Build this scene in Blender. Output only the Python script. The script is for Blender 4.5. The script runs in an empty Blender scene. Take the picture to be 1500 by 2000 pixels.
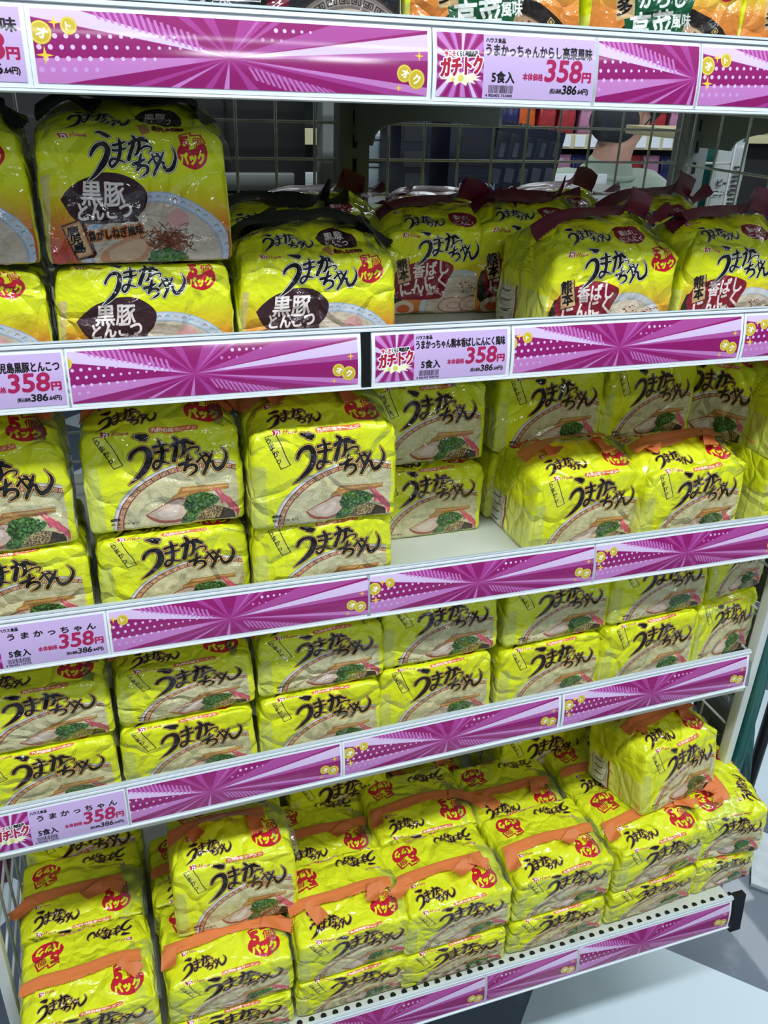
import bpy, bmesh, math, random
import numpy as np
from mathutils import Vector, Matrix, noise

SC = bpy.context.scene
C = SC.collection

# ------------------------------------------------------------------ camera, world, lights, exposure
cam_data = bpy.data.cameras.new('camera')
cam_data.sensor_fit = 'VERTICAL'; cam_data.sensor_height = 36.0
cam_data.lens = 1643.73/2000*36.0
cam_data.clip_start = .02
cam = bpy.data.objects.new('camera', cam_data); C.objects.link(cam)
R_CAM = Matrix(((0.949804, 0.112468, -0.291931), (-0.310998, 0.440725, -0.842046), (0.033958, 0.890568, 0.453580)))
cam.matrix_world = Matrix.Translation((-0.83622, -0.79881, 1.44368)) @ R_CAM.to_4x4()
SC.camera = cam

world = bpy.data.worlds.new('store_air'); SC.world = world; world.use_nodes = True
world.node_tree.nodes['Background'].inputs[0].default_value = (.80, .92, 1.0, 1)
world.node_tree.nodes['Background'].inputs[1].default_value = .34

def lamp(name, loc, rot, sx, sy, power, col=(.86, .95, 1.0)):
    l = bpy.data.lights.new(name, 'AREA'); l.shape = 'RECTANGLE'; l.size = sx; l.size_y = sy; l.energy = power; l.color = col
    o = bpy.data.objects.new(name, l); C.objects.link(o); o.location = loc; o.rotation_euler = rot; return o
# ceiling lines of the store: over the near aisle, behind the photographer and over the aisle beyond
lamp('ceiling_light_line', (-.6, -.95, 2.72), (0, 0, 0), 3.6, .16, 108)
lamp('ceiling_light_line', (-.4, -2.7, 2.72), (0, 0, 0), 3.6, .16, 40)
lamp('ceiling_light_tube', (.03, -4.5, 2.70), (math.radians(35), 0, 0), .46, .30, 22)
lamp('ceiling_light_tube', (.66, -4.5, 2.70), (math.radians(35), 0, 0), .40, .30, 19)
lamp('ceiling_light_line', (.6, 1.75, 2.72), (0, 0, 0), 3.6, .16, 56)
lamp('ceiling_light_line', (2.2, .2, 2.72), (0, 0, math.radians(90)), 3.0, .16, 34)

SC.view_settings.view_transform = 'Standard'; SC.view_settings.look = 'None'
SC.view_settings.gamma = 1.0; SC.view_settings.use_curve_mapping = False
SC.view_settings.exposure = -0.52

# ------------------------------------------------------------------ helpers
ZF = .08            # level that was measured as the floor
def sm(x): x = min(max(x, 0.0), 1.0); return x*x*(3-2*x)

def tag(o, label=None, cat=None, group=None, kind=None):
    if label: o['label'] = label
    if cat: o['category'] = cat
    if group: o['group'] = group
    if kind: o['kind'] = kind
    return o

def link_mesh(name, bm, mats, parent=None, smooth=True, ang=None):
    me = bpy.data.meshes.new(name)
    bmesh.ops.recalc_face_normals(bm, faces=bm.faces)
    bm.to_mesh(me); bm.free()
    for m in (mats if isinstance(mats, (list, tuple)) else [mats]): me.materials.append(m)
    if smooth:
        me.polygons.foreach_set('use_smooth', [True]*len(me.polygons))
        if ang is not None: me.set_sharp_from_angle(angle=math.radians(ang))
    o = bpy.data.objects.new(name, me); C.objects.link(o)
    if parent: o.parent = parent
    return o

def empty(name, loc=(0, 0, 0), rot=(0, 0, 0)):
    o = bpy.data.objects.new(name, None); C.objects.link(o); o.empty_display_size = .02
    o.location = loc; o.rotation_euler = rot; return o

def box(bm, lo, hi, bev=0.0, M=None, mat=0):
    v = [bm.verts.new((x, y, z)) for x in (lo[0], hi[0]) for y in (lo[1], hi[1]) for z in (lo[2], hi[2])]
    fs = [bm.faces.new([v[i] for i in f]) for f in ((0, 1, 3, 2), (4, 6, 7, 5), (0, 4, 5, 1), (2, 3, 7, 6), (0, 2, 6, 4), (1, 5, 7, 3))]
    for f in fs: f.material_index = mat
    if bev > 0:
        r = bmesh.ops.bevel(bm, geom=list({e for f in fs for e in f.edges}), offset=bev, segments=2, affect='EDGES', profile=.6)
        for f in r['faces']: f.material_index = mat
        v = list({x for f in r['faces'] for x in f.verts} | {x for x in v if x.is_valid})
    if M is not None: bmesh.ops.transform(bm, matrix=M, verts=[x for x in v if x.is_valid])

def tube(bm, pts, r, n=8, cap=True, mat=0):
    pts = [Vector(p) for p in pts]; rs = r if isinstance(r, (list, tuple)) else [r]*len(pts)
    rings = []; up = None
    for i, p in enumerate(pts):
        d = (pts[min(i+1, len(pts)-1)]-pts[max(i-1, 0)]).normalized()
        if up is None or abs(up.dot(d)) > .95: up = Vector((0, 0, 1)) if abs(d.z) < .9 else Vector((0, 1, 0))
        a = d.cross(up).normalized(); b = a.cross(d).normalized(); up = b
        rings.append([bm.verts.new(p+(a*math.cos(2*math.pi*k/n)+b*math.sin(2*math.pi*k/n))*rs[i]) for k in range(n)])
    for A, B in zip(rings[:-1], rings[1:]):
        for k in range(n):
            f = bm.faces.new((A[k], A[(k+1) % n], B[(k+1) % n], B[k])); f.material_index = mat
    if cap:
        bm.faces.new(rings[0][::-1]).material_index = mat; bm.faces.new(rings[-1]).material_index = mat

def extrude_profile(bm, prof, x0, x1, f=lambda x, p: (x, p[0], p[1]), n=1, mat=0):
    xs = [x0+(x1-x0)*i/n for i in range(n+1)]
    R = [[bm.verts.new(f(x, p)) for p in prof] for x in xs]
    k = len(prof)
    for A, B in zip(R[:-1], R[1:]):
        for i in range(k): bm.faces.new((A[i], A[(i+1) % k], B[(i+1) % k], B[i])).material_index = mat
    bm.faces.new(R[0]).material_index = mat; bm.faces.new(R[-1][::-1]).material_index = mat

# ------------------------------------------------------------------ materials
def mat(name, col, rough=.5, metal=0.0, spec=.5, coat=0.0, noise_amt=0.0, noise_scale=8.0, bump=0.0, bump_scale=200.0, emit=None, stretch=None, trans=0.0, alpha=1.0):
    m = bpy.data.materials.new(name); m.use_nodes = True
    nt = m.node_tree; b = nt.nodes['Principled BSDF']
    def lin(c): return tuple(((v/12.92) if v <= .04045 else ((v+.055)/1.055)**2.4) for v in c)+(1,)
    L = lin(col)
    b.inputs['Base Color'].default_value = L; b.inputs['Roughness'].default_value = rough; b.inputs['Metallic'].default_value = metal
    b.inputs['Specular IOR Level'].default_value = spec; b.inputs['Coat Weight'].default_value = coat; b.inputs['Coat Roughness'].default_value = .12
    b.inputs['Transmission Weight'].default_value = trans; b.inputs['Alpha'].default_value = alpha
    tc = nt.nodes.new('ShaderNodeTexCoord'); mp = nt.nodes.new('ShaderNodeMapping'); nt.links.new(tc.outputs['Object'], mp.inputs[0])
    if stretch: mp.inputs['Scale'].default_value = stretch
    nz = nt.nodes.new('ShaderNodeTexNoise'); nz.inputs['Scale'].default_value = noise_scale; nz.inputs['Detail'].default_value = 5
    nt.links.new(mp.outputs[0], nz.inputs['Vector'])
    mr = nt.nodes.new('ShaderNodeMapRange'); mr.inputs[3].default_value = 1-noise_amt; mr.inputs[4].default_value = 1+noise_amt
    nt.links.new(nz.outputs[0], mr.inputs[0])
    mx = nt.nodes.new('ShaderNodeMix'); mx.data_type = 'RGBA'; mx.blend_type = 'MULTIPLY'; mx.inputs[0].default_value = 1
    mx.inputs[6].default_value = L; nt.links.new(mr.outputs[0], mx.inputs[7]); nt.links.new(mx.outputs[2], b.inputs['Base Color'])
    if bump:
        n2 = nt.nodes.new('ShaderNodeTexNoise'); n2.inputs['Scale'].default_value = bump_scale; n2.inputs['Detail'].default_value = 3
        nt.links.new(mp.outputs[0], n2.inputs['Vector'])
        bp = nt.nodes.new('ShaderNodeBump'); bp.inputs['Strength'].default_value = bump; bp.inputs['Distance'].default_value = .002
        nt.links.new(n2.outputs[0], bp.inputs['Height']); nt.links.new(bp.outputs[0], b.inputs['Normal'])
    if emit:
        b.inputs['Emission Color'].default_value = lin(emit[0]); b.inputs['Emission Strength'].default_value = emit[1]
    return m

def film_print(name, img, rough=.2, crinkle=.9, coat=.9, scale=22.0):
    """printed plastic film: the drawn artwork under a glossy, crinkled surface"""
    m = bpy.data.materials.new(name); m.use_nodes = True; nt = m.node_tree; b = nt.nodes['Principled BSDF']
    t = nt.nodes.new('ShaderNodeTexImage'); t.image = img; t.interpolation = 'Cubic'; t.extension = 'EXTEND'
    nt.links.new(t.outputs[0], b.inputs['Base Color'])
    b.inputs['Roughness'].default_value = rough+.25; b.inputs['Coat Weight'].default_value = coat; b.inputs['Coat Roughness'].default_value = rough*.35; b.inputs['Specular IOR Level'].default_value = .22
    if crinkle:
        tc = nt.nodes.new('ShaderNodeTexCoord')
        oi = nt.nodes.new('ShaderNodeObjectInfo'); ad = nt.nodes.new('ShaderNodeVectorMath'); ad.operation = 'ADD'
        sc = nt.nodes.new('ShaderNodeVectorMath'); sc.operation = 'SCALE'; sc.inputs[3].default_value = 3.0
        cx = nt.nodes.new('ShaderNodeCombineXYZ'); nt.links.new(oi.outputs['Random'], cx.inputs[0]); nt.links.new(oi.outputs['Random'], cx.inputs[1])
        nt.links.new(cx.outputs[0], sc.inputs[0]); nt.links.new(tc.outputs['Object'], ad.inputs[0]); nt.links.new(sc.outputs[0], ad.inputs[1])
        n0 = nt.nodes.new('ShaderNodeTexNoise'); n0.inputs['Scale'].default_value = 18; nt.links.new(ad.outputs[0], n0.inputs['Vector'])
        dv = nt.nodes.new('ShaderNodeVectorMath'); dv.operation = 'MULTIPLY_ADD'; dv.inputs[1].default_value = (.035,)*3
        nt.links.new(n0.outputs['Color'], dv.inputs[0]); nt.links.new(ad.outputs[0], dv.inputs[2])
        vo = nt.nodes.new('ShaderNodeTexVoronoi'); vo.feature = 'DISTANCE_TO_EDGE'; vo.inputs['Scale'].default_value = scale
        nt.links.new(dv.outputs[0], vo.inputs['Vector'])
        mr = nt.nodes.new('ShaderNodeMapRange'); mr.inputs[2].default_value = .16; nt.links.new(vo.outputs['Distance'], mr.inputs[0])
        n1 = nt.nodes.new('ShaderNodeTexNoise'); n1.inputs['Scale'].default_value = 46; n1.inputs['Detail'].default_value = 3; nt.links.new(dv.outputs[0], n1.inputs['Vector'])
        sm_ = nt.nodes.new('ShaderNodeMath'); sm_.operation = 'MULTIPLY_ADD'; sm_.inputs[1].default_value = 1.6
        nt.links.new(n1.outputs[0], sm_.inputs[0]); nt.links.new(mr.outputs[0], sm_.inputs[2])
        bp = nt.nodes.new('ShaderNodeBump'); bp.inputs['Strength'].default_value = crinkle; bp.inputs['Distance'].default_value = .003
        nt.links.new(sm_.outputs[0], bp.inputs['Height'])
        nt.links.new(bp.outputs[0], b.inputs['Normal']); nt.links.new(bp.outputs[0], b.inputs['Coat Normal'])
    return m

def crimped(name, col):
    """heat-sealed band with fine ribs across it"""
    m = mat(name, col, .34, coat=.4, noise_amt=.06, noise_scale=30); nt = m.node_tree; b = nt.nodes['Principled BSDF']
    tc = nt.nodes.new('ShaderNodeTexCoord'); w = nt.nodes.new('ShaderNodeTexWave'); w.inputs['Scale'].default_value = 55; w.inputs['Distortion'].default_value = .4
    nt.links.new(tc.outputs['UV'], w.inputs['Vector'])
    bp = nt.nodes.new('ShaderNodeBump'); bp.inputs['Strength'].default_value = .35; bp.inputs['Distance'].default_value = .0008
    nt.links.new(w.outputs[0], bp.inputs['Height']); nt.links.new(bp.outputs[0], b.inputs['Normal'])
    return m

def clear_film(name, tint=(.95, .97, .95), body=.05, gl=.30):
    m = bpy.data.materials.new(name); m.use_nodes = True; nt = m.node_tree
    for n in list(nt.nodes): nt.nodes.remove(n)
    o = nt.nodes.new('ShaderNodeOutputMaterial'); tr = nt.nodes.new('ShaderNodeBsdfTransparent'); tr.inputs[0].default_value = (*tint, 1)
    g = nt.nodes.new('ShaderNodeBsdfGlossy'); g.inputs['Roughness'].default_value = .07
    d = nt.nodes.new('ShaderNodeBsdfDiffuse'); d.inputs[0].default_value = (*tint, 1)
    lw = nt.nodes.new('ShaderNodeLayerWeight'); lw.inputs[0].default_value = gl
    a = nt.nodes.new('ShaderNodeMixShader'); a.inputs[0].default_value = body; nt.links.new(tr.outputs[0], a.inputs[1]); nt.links.new(d.outputs[0], a.inputs[2])
    c = nt.nodes.new('ShaderNodeMixShader'); nt.links.new(lw.outputs['Fresnel'], c.inputs[0]); nt.links.new(a.outputs[0], c.inputs[1]); nt.links.new(g.outputs[0], c.inputs[2])
    nt.links.new(c.outputs[0], o.inputs[0]); return m

M_WHITE = mat('white_powder_steel', (.86, .87, .86), .38, noise_amt=.03)
M_DECK = mat('cream_steel_deck', (.80, .81, .76), .42, noise_amt=.04, noise_scale=20)
M_RAIL = mat('white_rail_plastic', (.89, .91, .93), .22, coat=.3, noise_amt=.01)
M_RAILC = mat('clear_rail_lip', (.80, .84, .86), .14, coat=.5)
M_PAPER = mat('white_card', (.92, .93, .95), .35, coat=.25)
M_BLACK = mat('black_plastic', (.045, .05, .055), .35, noise_amt=.1)
M_GREY = mat('grey_upright_steel', (.50, .515, .51), .45, noise_amt=.04)
M_WIRE = mat('ivory_wire', (.74, .75, .73), .35, noise_amt=.03)
M_DARK = mat('dark_board', (.07, .075, .085), .6, noise_amt=.2)
M_SLOT = mat('slot_black', (.01, .01, .012), .8)

# ------------------------------------------------------------------ floor: 45 degree squares, white and slate
def make_floor():
    m = bpy.data.materials.new('floor_squares'); m.use_nodes = True; nt = m.node_tree; b = nt.nodes['Principled BSDF']
    g = nt.nodes.new('ShaderNodeNewGeometry'); sx = nt.nodes.new('ShaderNodeSeparateXYZ'); nt.links.new(g.outputs['Position'], sx.inputs[0])
    def mt(op, a, bb, c=None):
        n = nt.nodes.new('ShaderNodeMath'); n.operation = op
        for i, v in enumerate((a, bb, c)):
            if v is None: continue
            if isinstance(v, (int, float)): n.inputs[i].default_value = v
            else: nt.links.new(v, n.inputs[i])
        return n.outputs[0]
    X, Y = sx.outputs[0], sx.outputs[1]
    p = mt('FLOOR', mt('DIVIDE', mt('SUBTRACT', mt('ADD', X, Y), .058), .66), 0)
    q = mt('FLOOR', mt('DIVIDE', mt('ADD', mt('SUBTRACT', X, Y), .25), .66), 0)
    k = mt('MULTIPLY', mt('FRACT', mt('MULTIPLY', mt('ADD', p, q), .5), 0), 2)
    nz = nt.nodes.new('ShaderNodeTexNoise'); nz.inputs['Scale'].default_value = 9; nz.inputs['Detail'].default_value = 7; nt.links.new(g.outputs['Position'], nz.inputs['Vector'])
    r = nt.nodes.new('ShaderNodeValToRGB'); r.color_ramp.elements[0].position = .62; r.color_ramp.elements[1].position = .78
    r.color_ramp.elements[0].color = (.098, .128, .176, 1); r.color_ramp.elements[1].color = (.20, .24, .28, 1); nt.links.new(nz.outputs[0], r.inputs[0])
    mx = nt.nodes.new('ShaderNodeMix'); mx.data_type = 'RGBA'; nt.links.new(k, mx.inputs[0]); nt.links.new(r.outputs[0], mx.inputs[6]); mx.inputs[7].default_value = (.62, .72, .78, 1)
    nt.links.new(mx.outputs[2], b.inputs['Base Color']); b.inputs['Roughness'].default_value = .28; b.inputs['Coat Weight'].default_value = .25
    bp = nt.nodes.new('ShaderNodeBump'); bp.inputs['Strength'].default_value = .05; nt.links.new(nz.outputs[0], bp.inputs['Height']); nt.links.new(bp.outputs[0], b.inputs['Normal'])
    bm = bmesh.new(); box(bm, (-6, -6, -.05), (6, 5, 0))
    tag(link_mesh('floor', bm, m, smooth=False), kind='structure')
make_floor()
M_WALL = mat('store_wall', (.40, .40, .40), .7, noise_amt=.02); M_CEIL = mat('store_ceiling', (.50, .51, .51), .8, noise_amt=.02)
for nm, lo, hi, m_ in (('ceiling', (-6, -6, 2.85), (6, 5, 2.9), M_CEIL), ('wall_back', (-6, 5, 0), (6, 5.1, 2.85), M_WALL), ('wall_front', (-6, -6.1, 0), (6, -6, 2.85), M_WALL), ('wall_left', (-6.1, -6, 0), (-6, 5, 2.85), M_WALL), ('wall_right', (6, -6, 0), (6.1, 5, 2.85), M_WALL)):
    bm = bmesh.new(); box(bm, lo, hi); tag(link_mesh(nm, bm, m_, smooth=False), kind='structure')

# ------------------------------------------------------------------ shelving: levels measured at the print top of each price rail
RZ = [1.4826, 1.2180, .9297, .7116, .3127]; RY = [-.0649, -.0076, 0.0, -.0265, -.1245]; RSL = [0, -.0009, -.006, .0192, .006]
DROP = [.036, .036, .030, .062, .027]       # deck surface below the print top
TILT = .1267; PRH = .04747; XL, XR = -1.03, .078
XEND = [.10, .10, .06, .003, .003]          # right end of each rail
def rz(i, x): return RZ[i]+RSL[i]*(x+.5)
def deck_z(i, x=-.5): return rz(i, x)-DROP[i]
def rail_pt(i, x, s, h=0.0):
    """point on the rail face: s down from the print top, h out towards the aisle"""
    return (x, RY[i]-s*math.sin(TILT)-h*math.cos(TILT), rz(i, x)-s*math.cos(TILT)+h*math.sin(TILT))

SHELF_NAME = ['topmost', 'second', 'third', 'fourth', 'bottom']
def make_shelf(i):
    lab = ['top shelf board with white price rail, above the tall pork packs', 'second shelf from the top with white price rail, dark and wine sealed packs on it',
           'middle shelf with white price rail and an empty patch of deck', 'shelf with white price rail just above the piled bottom deck', 'low base shelf with a strip of round holes and white price rail'][i]
    root = empty('gondola_shelf', (-.5, RY[i], deck_z(i))); tag(root, lab, 'shelf', 'steel gondola shelves')
    I = Matrix.Translation((.5, -RY[i], -deck_z(i)))
    y1 = .44
    bm = bmesh.new()
    xr = (.095, .095, .070, .022, .022)[i]
    prof = [(RY[i]+.012, .002), (y1, .002), (y1, -.014), (RY[i]+.012, -.014)]
    extrude_profile(bm, prof, XL, xr, lambda x, p: (x, p[0], deck_z(i, x)+p[1]-.002))
    bmesh.ops.transform(bm, matrix=I, verts=bm.verts)
    link_mesh('deck', bm, M_DECK, root, smooth=False)
    bm = bmesh.new()
    prof = [(-.0080, -.004), (-.0080, .001), (-.0068, .0026), (-.0046, .0026), (-.0038, .0), (PRH+.0036, .0), (PRH+.0042, .0022), (PRH+.0058, .0022), (PRH+.0064, .0), (PRH+.0064, -.004)]
    extrude_profile(bm, prof, XL-.005, XEND[i], lambda x, p: rail_pt(i, x, p[0], p[1]-.0012))
    bmesh.ops.transform(bm, matrix=I, verts=bm.verts)
    rail = link_mesh('price_rail', bm, M_RAIL, root, ang=30)
    bm = bmesh.new()      # grey clear ledge on top of the rail
    prof = [(-.0100, -.0035), (-.0104, .0012), (-.0086, .0014), (-.0082, -.0035)]
    extrude_profile(bm, prof, XL-.004, XEND[i]-.001, lambda x, p: rail_pt(i, x, p[0], p[1]))
    bmesh.ops.transform(bm, matrix=I, verts=bm.verts)
    link_mesh('clear_lip', bm, M_RAILC, root, smooth=False)['label'] = 'clear ledge along the top of the price rail'
    if i >= 3:
        bm = bmesh.new()
        if i == 4:
            prof = [(-.012, -.006), (-.012, .004), (PRH+.012, .004), (PRH+.012, -.006)]
            extrude_profile(bm, prof, XEND[i]+.0005, XEND[i]+.020, lambda x, p: rail_pt(i, x, p[0], p[1]))
        else:
            prof = [(.012, -.012), (.012, -.002), (PRH+.006, -.002), (PRH+.006, -.012)]
            extrude_profile(bm, prof, XEND[i]+.0005, XEND[i]+.007, lambda x, p: rail_pt(i, x, p[0], p[1]))
        bmesh.ops.transform(bm, matrix=I, verts=bm.verts)
        link_mesh('end_cap', bm, M_BLACK if i == 4 else M_GREY, root, smooth=False)['label'] = 'black rail end cap' if i == 4 else 'grey rail end cap'
    if i == 4:            # row of round holes along the front of the base deck
        bm = bmesh.new()
        for k in range(62):
            x = XL+.02+k*.0170
            bmesh.ops.create_circle(bm, cap_ends=True, segments=12, radius=.0042, matrix=Matrix.Translation((x+.5, .0290, deck_z(i, x)+.0009-deck_z(i))))
        link_mesh('deck_holes', bm, M_SLOT, root, smooth=False)['kind'] = 'stuff'
    if i < 2:             # curved brackets at the uprights
        for bx in (-.474, .094):
            bm = bmesh.new()
            z0 = deck_z(i)-.0165
            out = [(.428, z0), (RY[i]+.03, z0), (RY[i]+.03, z0-.018)]
            for t in np.linspace(0, 1, 10): out.append((RY[i]+.05+(.345-RY[i]-.05)*math.sin(t*math.pi/2)**.8, z0-.019-.034*(1-math.cos(t*math.pi/2))))
            out += [(.350, z0-.060), (.428, z0-.060)]
            extrude_profile(bm, out, bx-.0015, bx+.0015)
            bmesh.ops.transform(bm, matrix=I, verts=bm.verts)
            link_mesh('bracket', bm, M_GREY, root, smooth=False)
    return root
for i in range(5): make_shelf(i)

def make_upright(x, lab):
    root = empty('slotted_upright', (x, .43, 0)); tag(root, lab, 'post', 'slotted back uprights')
    bm = bmesh.new(); box(bm, (-.022, 0, 0), (.022, .035, 1.95), .002)
    link_mesh('post', bm, M_GREY, root, ang=30)
    bm = bmesh.new()
    for k in range(60): box(bm, (-.003, -.0012, .06+k*.031), (.003, .001, .06+k*.031+.017))
    link_mesh('slots', bm, M_SLOT, root, smooth=False)
make_upright(-.474, 'grey slotted steel upright behind the dark sealed packs')
make_upright(.094, 'grey slotted steel upright right of the masked person')

def wire_panel(name, lab, origin, ux, nu, nv, du, dv, framed, lean=0.0):
    """welded wire grid standing in the plane of ux and z"""
    root = empty(name, origin); tag(root, lab, 'wire panel')
    ux = Vector(ux); bm = bmesh.new(); out = Vector((-ux.y, ux.x, 0))
    w, h = nu*du, nv*dv
    for i in range(nu+1): tube(bm, [ux*(i*du), ux*(i*du)+Vector((0, 0, h))], .0021, 6)
    for j in range(nv+1): tube(bm, [Vector((0, 0, j*dv))+out*.0036, ux*w+Vector((0, 0, j*dv))+out*.0036], .0021, 6)
    link_mesh('wire_grid', bm, M_WIRE, root)
    if framed:
        bm = bmesh.new(); box(bm, (-.007, -.022, -.02), (.007, -.004, h+.02), .002)
        link_mesh('frame_post', bm, M_WHITE, root, ang=30)
    return root
wire_panel('wire_back_panel', 'white wire grid back panel, seen above the second shelf', (-1.018, .448, .30), (1, 0, 0), 22, 31, .0545, .0475, False)
wire_panel('wire_end_panel', 'white wire grid end panel at the right end', (.072, .044, .22), (0, 1, 0), 6, 19, .062, .075, True)
wire_panel('wire_end_panel', 'white wire grid end panel at the lower left end', (-1.052, .02, .22), (0, 1, 0), 6, 17, .062, .055, True)

def strip(name, lab, cat, grp, i, x0, x1, u0, u1, m_print, marg=.0035):
    """printed card held in the price rail, slightly bowed"""
    bm = bmesh.new(); uv = bm.loops.layers.uv.new('uv')
    NS = 8; NX = max(2, int((x1-x0)/.03))
    def patch(xa, xb, sa, sb, lift, idx, useuv):
        g = [[bm.verts.new(rail_pt(i, xa+(xb-xa)*a/NX, sa+(sb-sa)*b/NS, lift+.0022*(1-((sa+(sb-sa)*b/NS)/PRH*2-1)**2))) for b in range(NS+1)] for a in range(NX+1)]
        for a in range(NX):
            for b in range(NS):
                f = bm.faces.new((g[a][b], g[a][b+1], g[a+1][b+1], g[a+1][b])); f.material_index = idx
                for lp, (aa, bb) in zip(f.loops, ((a, b), (a, b+1), (a+1, b+1), (a+1, b))): lp[uv].uv = (u0+(u1-u0)*aa/NX, 1-bb/NS)
    patch(x0-marg, x1+marg, -.0034, PRH+.0034, .0002, 0, False)
    patch(x0, x1, 0, PRH, .0006, 1, True)
    c = Vector(rail_pt(i, (x0+x1)/2, PRH/2)); bmesh.ops.translate(bm, vec=-c, verts=bm.verts)
    o = link_mesh(name, bm, [M_PAPER, m_print]); o.location = c
    tag(o, lab, cat, grp); return o
# ------------------------------------------------------------------ printed artwork (drawn as shapes into in-memory images)
class Canvas:
    def __init__(s, w, h, bg):
        s.w, s.h = w, h
        s.a = np.empty((h, w, 3), np.float32); s.a[:] = bg
    def put(s, m, x0, y0, col):
        if m is None: return
        h, w = m.shape
        X0, Y0 = max(0, x0), max(0, y0); X1, Y1 = min(s.w, x0+w), min(s.h, y0+h)
        if X1 <= X0 or Y1 <= Y0: return
        mm = m[Y0-y0:Y1-y0, X0-x0:X1-x0, None]
        r = s.a[Y0:Y1, X0:X1]
        c = np.asarray(col, np.float32)
        if c.ndim == 3: c = c[Y0:Y1, X0:X1]
        r *= 1-mm; r += c*mm
    def poly(s, contours, col, al=1.0):
        m, x0, y0 = fill_mask(contours)
        if m is not None: s.put(m*al, x0, y0, col)
    def ell(s, cx, cy, rx, ry, col, al=1.0, rot=0.0, a0=0, a1=2*math.pi, n=64):
        s.poly([ell_pts(cx, cy, rx, ry, rot, n, a0, a1)], col, al)
    def stroke(s, pts, ws, col, extra=0.0, al=1.0, n=10):
        m, x0, y0 = stroke_mask(pts, ws, extra, n)
        s.put(m*al, x0, y0, col)
    def out(s):
        return s.a.reshape(s.h//2, 2, s.w//2, 2, 3).mean((1, 3))

def ell_pts(cx, cy, rx, ry, rot=0.0, n=64, a0=0, a1=2*math.pi):
    t = np.linspace(a0, a1, n, endpoint=(a1-a0 < 6.28))
    x, y = rx*np.cos(t), ry*np.sin(t); c, q = math.cos(rot), math.sin(rot)
    return np.stack([cx+x*c-y*q, cy+x*q+y*c], 1)

def fill_mask(contours):
    cs = [np.asarray(c, float) for c in contours if len(c) > 2]
    if not cs: return None, 0, 0
    allp = np.concatenate(cs)
    x0, y0 = np.floor(allp.min(0)).astype(int)-1; x1, y1 = np.ceil(allp.max(0)).astype(int)+2
    w, h = int(x1-x0), int(y1-y0)
    if w <= 0 or h <= 0 or w > 6000 or h > 6000: return None, 0, 0
    par = np.zeros((h, w+1), np.int32)
    for c in cs:
        d = np.roll(c, -1, 0)
        for (ax, ay), (bx, by) in zip(c, d):
            if ay == by: continue
            if ay > by: ax, ay, bx, by = bx, by, ax, ay
            r0 = int(math.ceil(ay-y0-.5)); r1 = int(math.ceil(by-y0-.5))
            if r1 <= r0: continue
            rows = np.arange(max(r0, 0), min(r1, h))
            xs = ax+(bx-ax)*((rows+.5+y0-ay)/(by-ay))-x0
            np.add.at(par, (rows, np.clip(np.ceil(xs-.5), 0, w).astype(int)), 1)
    return ((np.cumsum(par, 1)[:, :w] & 1) == 1).astype(np.float32), int(x0), int(y0)

def spline(pts, n):
    p = np.asarray(pts, float)
    if len(p) < 3: n = max(n, 2)
    q = np.vstack([2*p[0]-p[1], p, 2*p[-1]-p[-2]])
    o = []
    for i in range(1, len(q)-2):
        t = np.linspace(0, 1, n, endpoint=False)[:, None]
        a, b, c, d = q[i-1], q[i], q[i+1], q[i+2]
        o.append(.5*((2*b)+(c-a)*t+(2*a-5*b+4*c-d)*t*t+(3*b-a-3*c+d)*t**3))
    o.append(p[-1:])
    return np.vstack(o)

def stroke_mask(pts, ws, extra=0.0, n=10):
    if np.isscalar(ws): ws = [ws]*len(pts)
    P = spline([(*p, w) for p, w in zip(pts, ws)], n)
    R = np.maximum(P[:, 2]/2, .3)+extra; mx = R.max()
    x0, y0 = np.floor(P[:, :2].min(0)-mx-1).astype(int); x1, y1 = np.ceil(P[:, :2].max(0)+mx+2).astype(int)
    m = np.zeros((int(y1-y0), int(x1-x0)), bool)
    for i in range(len(P)-1):
        ra, rb = R[i], R[i+1]; rm = max(ra, rb)
        a, b = P[i, :2], P[i+1, :2]
        bx0 = int(min(a[0], b[0])-rm-1-x0); by0 = int(min(a[1], b[1])-rm-1-y0)
        bx1 = int(max(a[0], b[0])+rm+2-x0); by1 = int(max(a[1], b[1])+rm+2-y0)
        bx0, by0 = max(bx0, 0), max(by0, 0)
        X, Y = np.meshgrid(np.arange(bx0, bx1)+x0+.5, np.arange(by0, by1)+y0+.5)
        d = b-a; L2 = max(d@d, 1e-9)
        t = np.clip(((X-a[0])*d[0]+(Y-a[1])*d[1])/L2, 0, 1)
        hit = (X-a[0]-t*d[0])**2+(Y-a[1]-t*d[1])**2 <= (ra+(rb-ra)*t)**2
        v = m[by0:by0+hit.shape[0], bx0:bx0+hit.shape[1]]
        v |= hit[:v.shape[0], :v.shape[1]]
    return m.astype(np.float32), int(x0), int(y0)

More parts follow.
